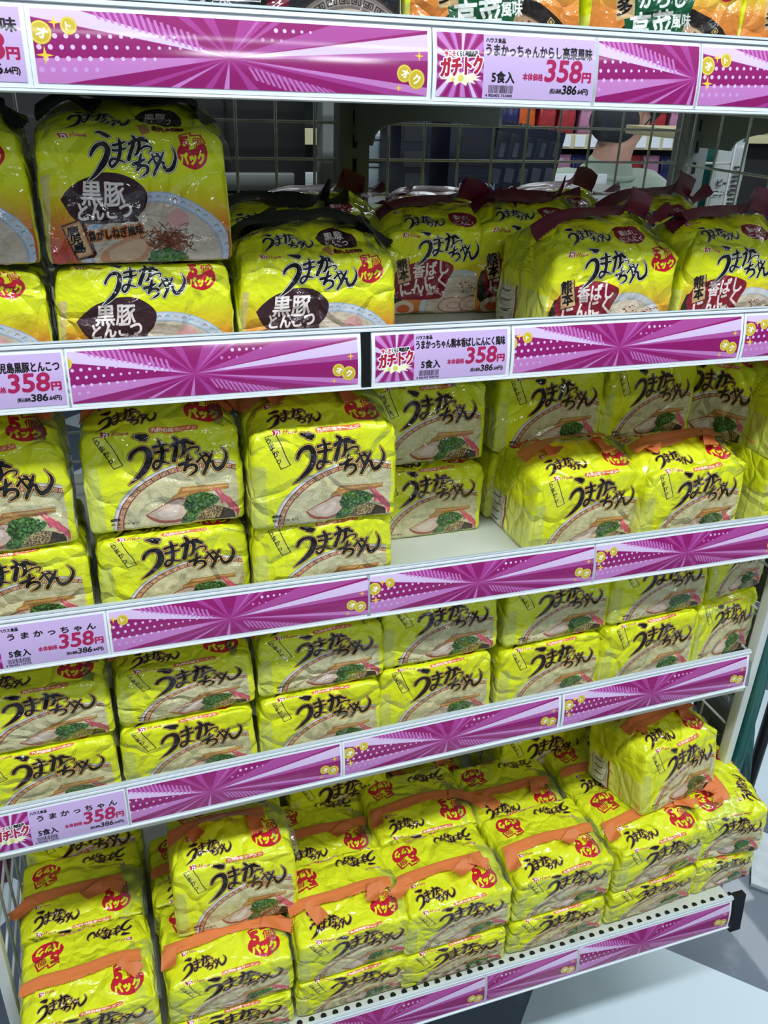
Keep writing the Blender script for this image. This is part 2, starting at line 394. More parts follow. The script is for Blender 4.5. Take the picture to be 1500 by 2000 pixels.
_glyphs = {}
def text_outline(txt):
    if txt in _glyphs: return _glyphs[txt]
    cu = bpy.data.curves.new('lettering', 'FONT'); cu.body = txt; cu.size = 1
    o = bpy.data.objects.new('lettering', cu); C.objects.link(o)
    bpy.context.view_layer.update()
    c = o.to_curve(bpy.context.evaluated_depsgraph_get())
    out = []
    for sp in c.splines:
        b = [(p.handle_left[:2], p.co[:2], p.handle_right[:2]) for p in sp.bezier_points]
        pts = []
        for i in range(len(b)):
            p0 = np.array(b[i][1]); p1 = np.array(b[i][2]); p2 = np.array(b[(i+1) % len(b)][0]); p3 = np.array(b[(i+1) % len(b)][1])
            k = 1 if abs(np.cross(p1-p0, p3-p0))+abs(np.cross(p2-p0, p3-p0)) < 1e-6 else 5
            for t in np.arange(k)/k:
                pts.append((1-t)**3*p0+3*(1-t)**2*t*p1+3*(1-t)*t*t*p2+t**3*p3)
        out.append(np.array(pts))
    o.to_curve_clear(); bpy.data.objects.remove(o); bpy.data.curves.remove(cu)
    _glyphs[txt] = out
    return out

def text(cv, txt, x, y, h, col, w=None, bold=0.0, shear=0.0, rot=0.0, edge=None, anchor='l', vertical=False, T=None):
    """lettering with its lower left at x, y; h is the height of a character body; bold / edge are rims in canvas pixels"""
    if vertical:
        for i, ch in enumerate(txt):
            dx, dy = -i*h*1.02*math.sin(rot), i*h*1.02*math.cos(rot)
            text(cv, ch, x+dx, y+dy, h, col, None, bold, shear, rot, edge, 'l', False, T)
        return
    g = text_outline(txt)
    if not g: return
    al = np.concatenate(g); mx, Mx = al[:, 0].min(), al[:, 0].max()
    sx = h if w is None else w/(Mx-mx)
    ox = {'l': 0, 'c': -.5, 'r': -1}[anchor]*(Mx-mx)*sx
    c, q = math.cos(rot), math.sin(rot)
    cs = []
    for p in g:
        X = (p[:, 0]-mx)*sx+ox+p[:, 1]*h*shear; Y = -p[:, 1]*h
        P = np.stack([x+X*c-Y*q, y+X*q+Y*c], 1)
        if T is not None: P = T(P)
        cs.append(P)
    m, x0, y0 = fill_mask(cs)
    if m is None: return
    if edge:
        for r, ec in edge:
            e, d = dilate(m, r+bold); cv.put(e, x0-d, y0-d, ec)
    if bold > .3: m, d = dilate(m, bold); x0 -= d; y0 -= d
    cv.put(m, x0, y0, col)

def dilate(m, r):
    d = int(math.ceil(r)); o = np.pad(m, d); s = o.copy(); H, W = o.shape
    for k in range(-d, d+1):
        e = int(math.sqrt(max(r*r-k*k, 0)))
        if k*k > r*r: continue
        for j in ({-e, e, 0} if e < 3 else {-e, -e//2, 0, e//2, e}):
            y0, x0 = max(0, k), max(0, j); y1, x1 = min(H, H+k), min(W, W+j)
            np.maximum(s[y0:y1, x0:x1], o[y0-k:y1-k, x0-j:x1-j], out=s[y0:y1, x0:x1])
    return s, d

def vnoise(w, h, cell, rs):
    gw, gh = int(w/cell)+3, int(h/cell)+3
    g = rs.random((gh, gw)).astype(np.float32)
    x, y = np.arange(w)/cell, np.arange(h)/cell
    xi, yi = x.astype(int), y.astype(int); fx, fy = x-xi, y-yi
    fx = fx*fx*(3-2*fx); fy = fy*fy*(3-2*fy)
    a = g[yi][:, xi]*(1-fx)+g[yi][:, xi+1]*fx; b = g[yi+1][:, xi]*(1-fx)+g[yi+1][:, xi+1]*fx
    return a*(1-fy[:, None])+b*fy[:, None]

def rgb(*c): return tuple(v/255 for v in c)
def to_image(name, arr):
    h, w = arr.shape[:2]
    im = bpy.data.images.new(name, w, h, alpha=False)
    px = np.ones((h, w, 4), np.float32); px[..., :3] = np.clip(arr[::-1], 0, 1)
    im.pixels.foreach_set(px.ravel()); im.update(); im.pack()
    return im

def homog(src, dst):
    A = []; B = []
    for (x, y), (u, v) in zip(src, dst):
        A += [[x, y, 1, 0, 0, 0, -u*x, -u*y], [0, 0, 0, x, y, 1, -v*x, -v*y]]; B += [u, v]
    h = np.append(np.linalg.solve(np.array(A, float), np.array(B, float)), 1).reshape(3, 3)
    def f(p):
        p = np.atleast_2d(np.asarray(p, float)); q = np.c_[p, np.ones(len(p))] @ h.T
        return q[:, :2]/q[:, 2:]
    return f

# canvas layout (in double resolution pixels): panel 0..1640 wide; top flap 0..640, front face 640..1690; side print 1648..2048
PW, TH, PH = 1640, 640, 1690
YEL = rgb(226, 231, 34); RED = rgb(196, 28, 48); BLK = rgb(22, 20, 20); WHT = rgb(240, 240, 236)

LOGO = [  # brush strokes of the product name: points and widths
    ([(492, 412), (545, 420), (600, 428)], [22, 44, 40]), ([(545, 440), (590, 452)], [24, 22]),
    ([(448, 592), (468, 555), (515, 522), (572, 520), (602, 555), (598, 612), (566, 668), (518, 716), (462, 758), (410, 792)], [26, 34, 34, 44, 52, 58, 54, 44, 26, 3]),
    ([(648, 512), (700, 500), (762, 492)], [26, 24, 18]), ([(648, 556), (710, 548), (774, 538)], [24, 24, 16]),
    ([(702, 462), (714, 500), (716, 560), (706, 612)], [22, 34, 36, 32]),
    ([(706, 600), (690, 650), (650, 684), (628, 660), (652, 628), (700, 628), (768, 646)], [34, 28, 24, 24, 22, 24, 10]),
    ([(808, 506), (862, 484), (900, 486), (908, 532), (890, 580), (862, 602)], [32, 30, 34, 34, 28, 10]),
    ([(838, 438), (858, 470), (842, 530), (806, 622)], [22, 36, 38, 40]), ([(930, 478), (985, 500)], [36, 24]), ([(905, 462), (940, 470)], [14, 30]),
    ([(916, 556), (966, 532), (1018, 534), (1014, 560), (992, 574)], [20, 16, 16, 12, 4]),
    ([(846, 662), (900, 648), (956, 622)], [30, 28, 18]), ([(926, 590), (912, 640), (884, 704)], [20, 32, 28]),
    ([(884, 700), (926, 670), (976, 676), (978, 712), (940, 740), (908, 752)], [22, 26, 28, 26, 18, 5]),
    ([(994, 648), (1042, 606), (1086, 604), (1094, 628), (1064, 652)], [22, 18, 20, 18, 6]), ([(1024, 586), (1050, 640), (1072, 694)], [16, 22, 22]), ([(1062, 580), (1084, 588)], [16, 16]),
    ([(1128, 584), (1086, 658), (1032, 742)], [20, 30, 26]),
    ([(1046, 716), (1086, 662), (1122, 650), (1130, 686), (1156, 716), (1206, 694), (1244, 640), (1250, 590), (1224, 540)], [20, 18, 26, 28, 36, 38, 32, 20, 2]),
]
LOGO_BOX = [(410, 400), (1262, 400), (1262, 790), (410, 790)]
def logo(cv, T, k, rim, thin=1.0):
    st = []
    for p, w in LOGO:
        st.append((T(p), np.array(w)*k))
    for ex, col in ((11.5*k*thin, BLK), (8.5*k*thin, rim), (0, BLK)):
        for p, w in st: cv.stroke(p, w, col, ex, n=7)

def emblem(cv, x, y, s, rot=0.0):
    """small red square with a white letter-like notch, then the cursive maker's name"""
    c, q = math.cos(rot), math.sin(rot)
    def R(p): p = np.asarray(p, float)*s; return np.stack([x+p[:, 0]*c-p[:, 1]*q, y+p[:, 0]*q+p[:, 1]*c], 1)
    cv.poly([R([(-.04, -.04), (1.04, -.04), (1.04, .9), (-.04, .9)])], WHT)
    cv.poly([R([(0, 0), (1, 0), (1, .86), (0, .86)])], rgb(190, 30, 70))
    cv.poly([R([(.3, 0), (.42, 0), (.42, .3), (.75, .3), (.85, .45), (.85, .86), (.62, .86), (.62, .55), (.42, .55), (.42, .86), (.3, .86)])], WHT)
    cv.poly([R([(.5, 0), (1, 0), (1, .22), (.5, .12)])], WHT)
    col = rgb(178, 42, 110)
    for pts in ([(1.55, .15), (1.45, .5), (1.3, .85)], [(1.95, .1), (1.85, .5), (1.7, .85)], [(1.25, .55), (1.6, .48), (2.0, .42)],
                [(2.2, .55), (2.05, .8), (2.25, .86), (2.35, .62), (2.2, .55)], [(2.5, .55), (2.42, .82), (2.6, .82), (2.72, .55), (2.68, .85)],
                [(2.98, .56), (2.9, .7), (3.02, .8), (2.84, .86)], [(3.15, .74), (3.3, .66), (3.25, .55), (3.1, .72), (3.2, .86), (3.4, .78)]):
        cv.stroke(R(pts), .085*s, col, n=6)

def five_pack(cv, x, y, s, rot=0.0):
    """red blob with the count of packets"""
    c, q = math.cos(rot), math.sin(rot)
    def R(p): p = np.asarray(p, float)*s; return np.stack([x+p[:, 0]*c-p[:, 1]*q, y+p[:, 0]*q+p[:, 1]*c], 1)
    def T(p): return R(p)
    blob = R(spline([(.04, .55), (.2, .38), (.75, .3), (.97, .45), (1.0, .68), (.85, .9), (.55, 1.02), (.22, .92), (.04, .72), (.04, .55)], 6))
    cv.poly([blob], RED)
    cv.poly([R([(.14, .06), (.52, -.04), (.55, .1), (.86, .02), (.95, .34), (.55, .55), (.2, .55)])], RED)
    cv.poly([R([(.2, .11), (.48, .03), (.51, .16), (.82, .09), (.9, .33), (.55, .5), (.24, .52)])], YEL)
    text(cv, '5', .2, .52, .54, RED, bold=.035*s, T=T, shear=.05)
    text(cv, '個', .56, .42, .3, RED, bold=.006*s, T=T)
    text(cv, 'パック', .12, .88, .33, YEL, w=.78, bold=.022*s, T=T, rot=-.06)

def pill(cv, x, y, w, h, txt, rot=-.03, fg=rgb(250, 245, 215), bg=rgb(222, 106, 58)):
    c, q = math.cos(rot), math.sin(rot)
    cv.stroke([(x, y), (x+w*c, y+w*q)], h, bg)
    text(cv, txt, x-h*.05, y+h*.3, h*.8, fg, w=w*1.02, bold=2.0, rot=rot)

def scatter(rs, n, poly):
    m, x0, y0 = fill_mask([poly]); ys, xs = np.nonzero(m); k = rs.integers(0, len(xs), n)
    return np.stack([xs[k]+x0, ys[k]+y0], 1)

def key_band(cv, cx, cy, r0, r1, a0, a1, n, fg, bg, sq, rot=0):
    """ring band with a key pattern"""
    def P(t, r): return (cx+r*math.cos(t), cy+r*sq*math.sin(t))
    N = 60
    ts = np.linspace(a0, a1, N)
    cv.poly([[P(t, r1) for t in ts]+[P(t, r0) for t in ts[::-1]]], bg)
    for i in range(n):
        t0 = a0+(a1-a0)*(i+.12)/n; t1 = a0+(a1-a0)*(i+.88)/n
        f = lambda u, v: P(t0+(t1-t0)*u, r0+(r1-r0)*v)
        lw = (r1-r0)*.13
        for seg in ([(0, .2), (0, .8), (.45, .8), (.45, .4), (.22, .4), (.22, .6)], [(.55, .2), (.55, .8), (1, .8), (1, .2), (.75, .2), (.75, .6)], [(.0, .2), (.55, .2)]):
            p = [f(*u) for u in seg]
            for a, b in zip(p[:-1], p[1:]): cv.stroke([a, b], lw, fg, n=2)

def soup(cv, rs, poly, base, amp=.10):
    m, x0, y0 = fill_mask([poly]); h, w = m.shape
    n = vnoise(w, h, 70, rs)*.6+vnoise(w, h, 24, rs)*.3+vnoise(w, h, 9, rs)*.25-.55
    col = np.asarray(base, np.float32)+n[..., None]*amp*np.array([1, 1, 1.2], np.float32)
    full = np.zeros((cv.h, cv.w, 3), np.float32)
    X0, Y0, X1, Y1 = max(0, x0), max(0, y0), min(cv.w, x0+w), min(cv.h, y0+h)
    full[Y0:Y1, X0:X1] = col[Y0-y0:Y1-y0, X0-x0:X1-x0]
    cv.put(m, x0, y0, full)

def onions(cv, rs, poly, n, r=17):
    cv.poly([poly], rgb(40, 66, 30))
    for x, y in scatter(rs, n, poly):
        q = r*rs.uniform(.6, 1.15); g = rs.uniform(.75, 1.25); an = rs.uniform(0, 3); fl = rs.uniform(.45, 1)
        cv.ell(x, y, q, q*fl, np.array(rgb(62, 100, 44))*g, rot=an, n=14)
        cv.ell(x, y, q*.62, q*.62*fl, np.array(rgb(116, 152, 84))*g, rot=an, n=12)
        cv.ell(x+1, y+1, q*.34, q*.34*fl, np.array(rgb(58, 96, 40))*g, rot=an, n=10)

def noodles(cv, rs, poly, n, col, w=9, ln=150):
    for x, y in scatter(rs, n, poly):
        a = rs.uniform(-.5, .5)+(0 if rs.random() < .7 else 1.2)
        pts = [(x+ln*(t-.5)*math.cos(a)+rs.uniform(-12, 12), y+ln*.45*(t-.5)*math.sin(a)+rs.uniform(-9, 9)) for t in (0, .33, .66, 1)]
        b = rs.uniform(.86, 1.08)
        cv.stroke(pts, w, np.clip(np.array(col)*b*.86, 0, 1), 1.5, n=4, al=.55); cv.stroke(pts, w*.7, np.clip(np.array(col)*b, 0, 1), n=4, al=.8)

def side_print(cv, base):
    """gusset side: plain film above, cooking pictograms and small print below, edges of the five inner bags"""
    X0, X1 = PW+8, 2048
    cv.a[:, X0:X1] = base
    pale = np.array(base)*.55+np.array(rgb(225, 225, 190))*.45
    for i in range(5):
        xa = X0+12+i*76
        cv.poly([[(xa, 1120), (xa+70, 1120), (xa+70, PH), (xa, PH)]], pale*(.96 if i % 2 else 1.02))
        cv.poly([[(xa+70, 1120), (xa+75, 1120), (xa+75, PH), (xa+70, PH)]], np.array(base)*.75)
    cv.poly([[(X0+30, 1190), (X0+150, 1190), (X0+150, PH-20), (X0+30, PH-20)]], rgb(228, 226, 214))
    cv.poly([[(X0+150, 1150), (X0+160, 1150), (X0+160, PH), (X0+150, PH)]], rgb(150, 40, 66))
    for i in range(4):
        y = 1205+i*116
        cv.poly([[(X0+40, y), (X0+140, y), (X0+140, y+96), (X0+40, y+96)]], rgb(120, 120, 116))
        cv.poly([[(X0+43, y+3), (X0+137, y+3), (X0+137, y+93), (X0+43, y+93)]], rgb(232, 230, 220))
        cv.ell(X0+82, y+56, 28, 17, rgb(86, 84, 84), n=24); cv.ell(X0+82, y+50, 22, 9, rgb(170, 166, 160), n=24)
        cv.stroke([(X0+100, y+44), (X0+126, y+24)], 7, rgb(86, 84, 84), n=2)
    for i in range(16):
        y = 700+i*17; cv.stroke([(X0+70, y), (X0+180+(i*37) % 90, y)], 5, np.array(base)*.62, n=2, al=.7)

def banner(cv, T, k):
    cv.poly([T([(160, 405), (262, 398), (388, 640), (300, 668)])], BLK)
    cv.poly([T([(168, 410), (258, 404), (378, 638), (304, 660)])], rgb(226, 226, 70))
    for i, ch in enumerate('うまかっ'):
        x, y = T([(214+i*27, 470+i*52)])[0]; text(cv, ch, x-24*k, y, 58*k, BLK, bold=1.6, rot=-.45)

def pack_original():
    rs = np.random.default_rng(5)
    cv = Canvas(2048, 2048, YEL)
    T = homog([(60, 388), (1392, 372), (1340, 1138), (34, 1178)], [(0, TH), (PW, TH), (PW, PH), (0, PH)])
    k = 1.24
    # transparent strip of the wrap where the inner bag shows
    cv.poly([T([(40, 642), (168, 640), (178, 1172), (20, 1178)])], rgb(206, 210, 92))
    cv.poly([T([(36, 642), (50, 642), (38, 1178), (20, 1178)])], rgb(226, 222, 190))
    # bowl
    cx, cy, R = 1190, 1668, 960
    sq = .715
    clip_r = PW-70
    def arc(r, n=90): return [(min(cx+r*math.cos(t), clip_r), min(cy+r*sq*math.sin(t), PH-4)) for t in np.linspace(math.pi*.985, math.pi*1.72, n)]+[(clip_r, PH-4), (cx-r*.5, PH-4)]
    cv.poly([arc(R)], rgb(176, 172, 168)); cv.poly([arc(R-18)], rgb(214, 212, 204)); cv.poly([arc(R-46)], rgb(118, 34, 32))
    key_band(cv, cx, cy, R-112, R-50, math.pi*.985, math.pi*1.66, 19, rgb(216, 186, 140), rgb(134, 46, 38), sq)
    cv.poly([[(clip_r, 0), (2100, 0), (2100, PH), (clip_r, PH)]], YEL)
    cv.poly([arc(R-112)], rgb(150, 112, 88))
    sp = arc(R-120); soup(cv, rs, sp, rgb(206, 196, 152), .16)
    inner = [(760, 1250), (1320, 1130), (1540, 1180), (1540, 1560), (640, 1560), (560, 1460)]
    noodles(cv, rs, inner, 60, rgb(222, 212, 166), 10, 170)
    for x, y in scatter(rs, 40, inner): cv.ell(x, y, rs.uniform(4, 10), rs.uniform(3, 8), rgb(176, 150, 84), .6, n=10)
    q = lambda *p: T(p)
    cv.poly([T([(800, 878), (830, 838), (1224, 836), (1222, 876), (1100, 884), (750, 930), (746, 906)])], rgb(172, 120, 62))
    cv.poly([T([(840, 852), (1220, 842), (1220, 858), (840, 872)])], rgb(206, 160, 96)); cv.poly([T([(756, 908), (880, 880), (890, 896), (760, 926)])], rgb(196, 146, 84))
    cv.poly([T(spline([(514, 1042), (640, 980), (770, 925), (860, 930), (880, 1010), (800, 1110), (640, 1122), (560, 1090), (514, 1042)], 6))], rgb(160, 84, 62))
    cv.poly([T(spline([(530, 1040), (650, 984), (780, 934), (860, 940), (872, 1000), (790, 1092), (650, 1098), (575, 1070), (530, 1040)], 6))], rgb(206, 178, 158))
    cv.poly([T(spline([(600, 1036), (720, 985), (800, 980), (760, 1060), (650, 1070), (600, 1036)], 6))], rgb(220, 198, 182))
    dark = T([(900, 1130), (950, 1040), (1100, 1010), (1250, 1060), (1256, 1120), (1100, 1140)])
    cv.poly([dark], rgb(66, 50, 38))
    onions(cv, rs, T(spline([(830, 985), (870, 920), (960, 892), (1060, 905), (1130, 950), (1080, 1010), (960, 1060), (900, 1130), (800, 1135), (810, 1080), (860, 1050), (830, 985)], 5)), 210)
    for x, y in scatter(rs, 420, T([(905, 1128), (960, 1050), (1090, 1000), (1160, 1030), (1130, 1100), (1020, 1138)])):
        cv.ell(x, y, 7, 4.5, np.array(rgb(206, 176, 120))*rs.uniform(.55, 1.15), rot=rs.uniform(0, 3), n=8)
    for i in range(34):
        t = i/33; x, y = 1095+t*150, 872+t*120
        p = T([(x+rs.uniform(-26, 26), y+rs.uniform(-30, 26)), (x+rs.uniform(20, 60), y+rs.uniform(40, 70)), (x+rs.uniform(40, 90), y+rs.uniform(80, 130))])
        p[:, 0] = np.minimum(p[:, 0], clip_r-8)
        cv.stroke(p, 11, np.array(rgb(212, 96, 110))*rs.uniform(.8, 1.15), n=4)
    banner(cv, T, k)
    emblem(cv, *T([(232, 350)])[0], 80, -.02)
    pill(cv, *T([(655, 378)])[0], 480, 66, '九州の味ラーメン')
    logo(cv, T, k, rgb(214, 166, 84))
    text(cv, '調理例', *T([(215, 1078)])[0], 34, BLK, bold=1.5)
    text(cv, '具材、盛り付けは一例です', *T([(214, 1112)])[0], 28, rgb(90, 60, 30), w=290, bold=1.4)
    # top flap
    T2 = homog(LOGO_BOX, [(170, 290), (800, 290), (800, 560), (170, 560)])
    logo(cv, T2, .74, rgb(214, 166, 84)); emblem(cv, 200, 180, 62)
    five_pack(cv, 1100, 120, 420)
    side_print(cv, YEL)
    return cv.out()

def gradient_panel(cv, top, stops):
    """vertical colour runs of the printed film"""
    ys = np.arange(cv.h); cs = np.array([c for _, c in stops]); ps = [p for p, _ in stops]
    g = np.stack([np.interp(ys, ps, cs[:, j]) for j in range(3)], 1).astype(np.float32)
    cv.a[:, :PW+8] = g[:, None]

def round_bowl(cv, rs, cx, cy, rx, ry, rim, rim2, base, seed_n=120):
    def E(f): return [(min(max(x, 60), PW-30), min(y, PH-4)) for x, y in ell_pts(cx, cy, rx*f, ry*f, 0, 100)]
    cv.poly([E(1)], rim2); cv.poly([E(.985)], rim); cv.poly([E(.86)], np.array(rim)*.86); s = E(.83); soup(cv, rs, s, base, .16)
    noodles(cv, rs, [p for p in E(.72)], seed_n, np.array(base)*1.05, 10, 170)

def pack_pork():
    rs = np.random.default_rng(8)
    cv = Canvas(2048, 2048, YEL)
    gradient_panel(cv, 0, [(0, YEL), (1000, YEL), (1190, rgb(224, 190, 40)), (1360, rgb(222, 130, 50)), (1560, rgb(206, 84, 62)), (1690, rgb(190, 74, 74)), (2048, YEL)])
    T = homog([(84, 330), (1466, 350), (1416, 1118), (196, 1146)], [(0, TH), (PW, TH), (PW, PH), (0, PH)])
    k = 1.19
    L = T([(130, 580), (210, 520), (214, 1144), (196, 1146)])
    cv.poly([T([(104, 590), (204, 585), (205, 1145), (150, 1146)])], rgb(214, 196, 120)); cv.poly([T([(104, 590), (124, 590), (170, 1146), (150, 1146)])], rgb(216, 206, 190))
    round_bowl(cv, rs, 960, 1640, 690, 560, rgb(196, 206, 222), rgb(170, 176, 196), rgb(206, 188, 168))
    for i in range(26):
        t = math.pi*(1.03+.94*i/25); x, y = 960+690*.925*math.cos(t), 1640+560*.925*math.sin(t)
        cv.stroke([(x-16, y+8), (x+6, y-6), (x+20, y+10)], 9, [rgb(150, 96, 90), rgb(110, 140, 150), rgb(196, 170, 120)][i % 3], n=4, al=.8)
    cv.poly([T(spline([(560, 1060), (700, 980), (830, 970), (880, 1050), (800, 1130), (600, 1140), (540, 1110), (560, 1060)], 5))], rgb(196, 142, 104))
    cv.poly([T(spline([(600, 1060), (720, 1000), (820, 990), (840, 1050), (760, 1110), (620, 1120), (600, 1060)], 5))], rgb(214, 174, 140))
    cv.poly([T(spline([(1000, 840), (1080, 800), (1150, 850), (1120, 910), (1030, 920), (1000, 840)], 5))], rgb(214, 160, 158))
    for i in range(150):
        x, y = 990+rs.normal(0, 62), 985+rs.normal(0, 30)
        p = T([(x, y), (x+rs.uniform(-50, 50), y+rs.uniform(-34, 34)), (x+rs.uniform(-70, 70), y+rs.uniform(-20, 50))])
        cv.stroke(p, 7, np.array(rgb(110, 58, 32))*rs.uniform(.5, 1.5), n=4)
    onions(cv, rs, T(spline([(850, 1120), (900, 1060), (1010, 1045), (1110, 1075), (1100, 1120), (960, 1132), (850, 1120)], 5)), 90, 24)
    blob = T(spline([(275, 745), (330, 680), (430, 615), (600, 575), (760, 600), (868, 690), (855, 790), (800, 850), (790, 880), (640, 890), (440, 895), (350, 850), (275, 745)], 6))
    cv.poly([blob], rgb(58, 32, 40))
    tw = rgb(240, 226, 222)
    text(cv, '黒豚', *T([(418, 765)])[0], 215, tw, w=370, bold=5, shear=.06, rot=.02)
    text(cv, 'とんこつ', *T([(398, 868)])[0], 165, tw, w=455, bold=6, shear=.06, rot=-.04)
    text(cv, '※ポークエキスのとんこつ原料中、黒豚とんこつは50%', *T([(444, 904)])[0], 30, rgb(230, 220, 220), w=500, bold=.8, rot=-.1)
    cv.poly([T([(275, 905), (405, 868), (440, 900), (520, 1075), (500, 1098), (385, 1118)])], rgb(70, 34, 22))
    cv.poly([T([(285, 912), (402, 878), (494, 1078), (392, 1104)])], rgb(206, 138, 88)); cv.poly([T([(302, 920), (398, 892), (478, 1068), (398, 1090)])], rgb(226, 178, 128))
    for i, ch in enumerate('鹿児島'):
        x, y = T([(322+i*24, 966+i*52)])[0]; text(cv, ch, x, y, 84, BLK, w=100, bold=3.5, rot=-.12)
    text(cv, '焦がしねぎ風味', *T([(470, 998)])[0], 88, BLK, w=470, bold=3.5, rot=-.13, edge=[(11, rgb(206, 110, 44))])
    emblem(cv, *T([(240, 286)])[0], 68, .0); five_pack(cv, *T([(1120, 312)])[0], 290)
    T1 = homog([(410, 395), (1262, 395), (1262, 795), (410, 795)], T([(462, 292), (1118, 292), (1118, 634), (462, 634)]))
    logo(cv, T1, .92, rgb(236, 232, 224))
    T2 = homog(LOGO_BOX, [(250, 250), (800, 250), (800, 520), (250, 520)])
    logo(cv, T2, .66, rgb(236, 232, 224)); emblem(cv, 210, 130, 56)
    cv.poly([spline([(850, 330), (940, 240), (1120, 220), (1280, 320), (1260, 470), (1040, 480), (900, 440), (850, 330)], 6)], rgb(58, 32, 40))
    text(cv, '黒豚', 950, 360, 110, tw, w=200, bold=3); text(cv, 'とんこつ', 930, 450, 90, tw, w=250, bold=3)
    cv.poly([[(860, 480), (940, 470), (980, 600), (900, 620)]], rgb(206, 138, 88)); text(cv, '焦がしねぎ風味', 990, 560, 60, BLK, w=300, bold=2, edge=[(7, rgb(206, 110, 44))])
    side_print(cv, YEL)
    return cv.out()

def pack_garlic():
    rs = np.random.default_rng(11)
    cv = Canvas(2048, 2048, YEL)
    gradient_panel(cv, 0, [(0, YEL), (960, YEL), (1180, rgb(228, 196, 50)), (1400, rgb(224, 140, 56)), (1690, rgb(212, 100, 60)), (2048, YEL)])
    T = homog([(222, 420), (1388, 425), (1262, 1190), (160, 1240)], [(0, TH), (PW, TH), (PW, PH), (0, PH)])
    round_bowl(cv, rs, 1010, 1640, 560, 530, rgb(206, 208, 212), rgb(180, 180, 186), rgb(206, 190, 172), 80)
    cv.poly([T([(200, 950), (235, 850), (330, 800), (330, 1100), (250, 1150), (190, 1100)])], rgb(38, 42, 34))
    for cx, cy, r in ((980, 1060, 34), (1050, 975, 44), (1080, 985, 30)):
        x, y = T([(cx, cy)])[0]; cv.ell(x, y, r*1.4, r*.9, rgb(74, 38, 30)); cv.ell(x, y, r*.9, r*.5, rgb(112, 66, 46))
    for cx, cy, rx, ry in ((800, 1130, 150, 84), (960, 1120, 110, 80)):
        x, y = T([(cx, cy)])[0]; cv.ell(x, y, rx*1.4, ry*1.3, rgb(170, 108, 86)); cv.ell(x, y, rx*1.28, ry*1.15, rgb(222, 190, 176)); cv.ell(x+10, y+6, rx*.7, ry*.6, rgb(206, 160, 146)); cv.ell(x+10, y+6, rx*.5, ry*.4, rgb(226, 198, 184))
    for x, y in scatter(rs, 70, T([(860, 900), (1180, 900), (1220, 1040), (860, 1020)])): cv.ell(x, y, rs.uniform(5, 16), rs.uniform(4, 9), [rgb(150, 60, 50), rgb(206, 150, 90), rgb(110, 70, 46)][rs.integers(3)], n=12)
    x, y = T([(330, 1170)])[0]; cv.ell(x, y, 150, 110, rgb(222, 200, 178)); cv.ell(x+6, y+8, 88, 62, rgb(206, 92, 44))
    blob = T(spline([(240, 900), (300, 780), (450, 720), (620, 680), (800, 730), (825, 790), (760, 900), (700, 1040), (620, 1070), (320, 1075), (270, 1000), (240, 900)], 5))
    cv.poly([blob], rgb(134, 22, 44))
    tw = rgb(236, 222, 220)
    text(cv, '香ばし', *T([(440, 858)])[0], 200, tw, w=470, bold=6, shear=.05, rot=-.1)
    text(cv, 'にんにく', *T([(326, 1040)])[0], 220, tw, w=590, bold=7, rot=-.2)
    text(cv, '風味', *T([(560, 1030)])[0], 92, tw, w=170, bold=2.5, rot=-.08)
    cv.poly([T([(276, 700), (398, 666), (436, 890), (300, 935)])], rgb(70, 40, 24)); cv.poly([T([(276, 700), (392, 670), (424, 888), (300, 925)])], rgb(206, 168, 122))
    text(cv, '熊', *T([(292, 790)])[0], 150, BLK, w=125, bold=5, rot=-.2); text(cv, '本', *T([(310, 890)])[0], 150, BLK, w=125, bold=6, rot=-.2)
    emblem(cv, *T([(335, 415)])[0], 72, .0)
    x, y = T([(1140, 400)])[0]; five_pack(cv, x, y, 300, -.12)
    cv.poly([T([(1150, 400), (1180, 400), (1180, 410), (1150, 410)])], RED, .0)
    text(cv, '特製マー油', *T([(1010, 1170)])[0], 70, WHT, w=360, bold=2.5, edge=[(8, rgb(60, 26, 30))])
    T1 = homog([(410, 395), (1262, 395), (1262, 795), (410, 795)], T([(478, 392), (1096, 392), (1096, 748), (478, 748)]))
    logo(cv, T1, 1.0, rgb(240, 238, 230))
    T2 = homog(LOGO_BOX, [(250, 260), (800, 260), (800, 540), (250, 540)])
    logo(cv, T2, .68, rgb(236, 232, 224)); emblem(cv, 210, 140, 56)
    cv.poly([spline([(880, 300), (1020, 250), (1240, 280), (1300, 400), (1180, 540), (980, 540), (880, 420), (880, 300)], 6)], rgb(134, 22, 44))
    text(cv, '香ばし', 950, 400, 100, tw, w=250, bold=3); text(cv, 'にんにく', 930, 510, 100, tw, w=300, bold=3)
    side_print(cv, YEL)
    return cv.out()

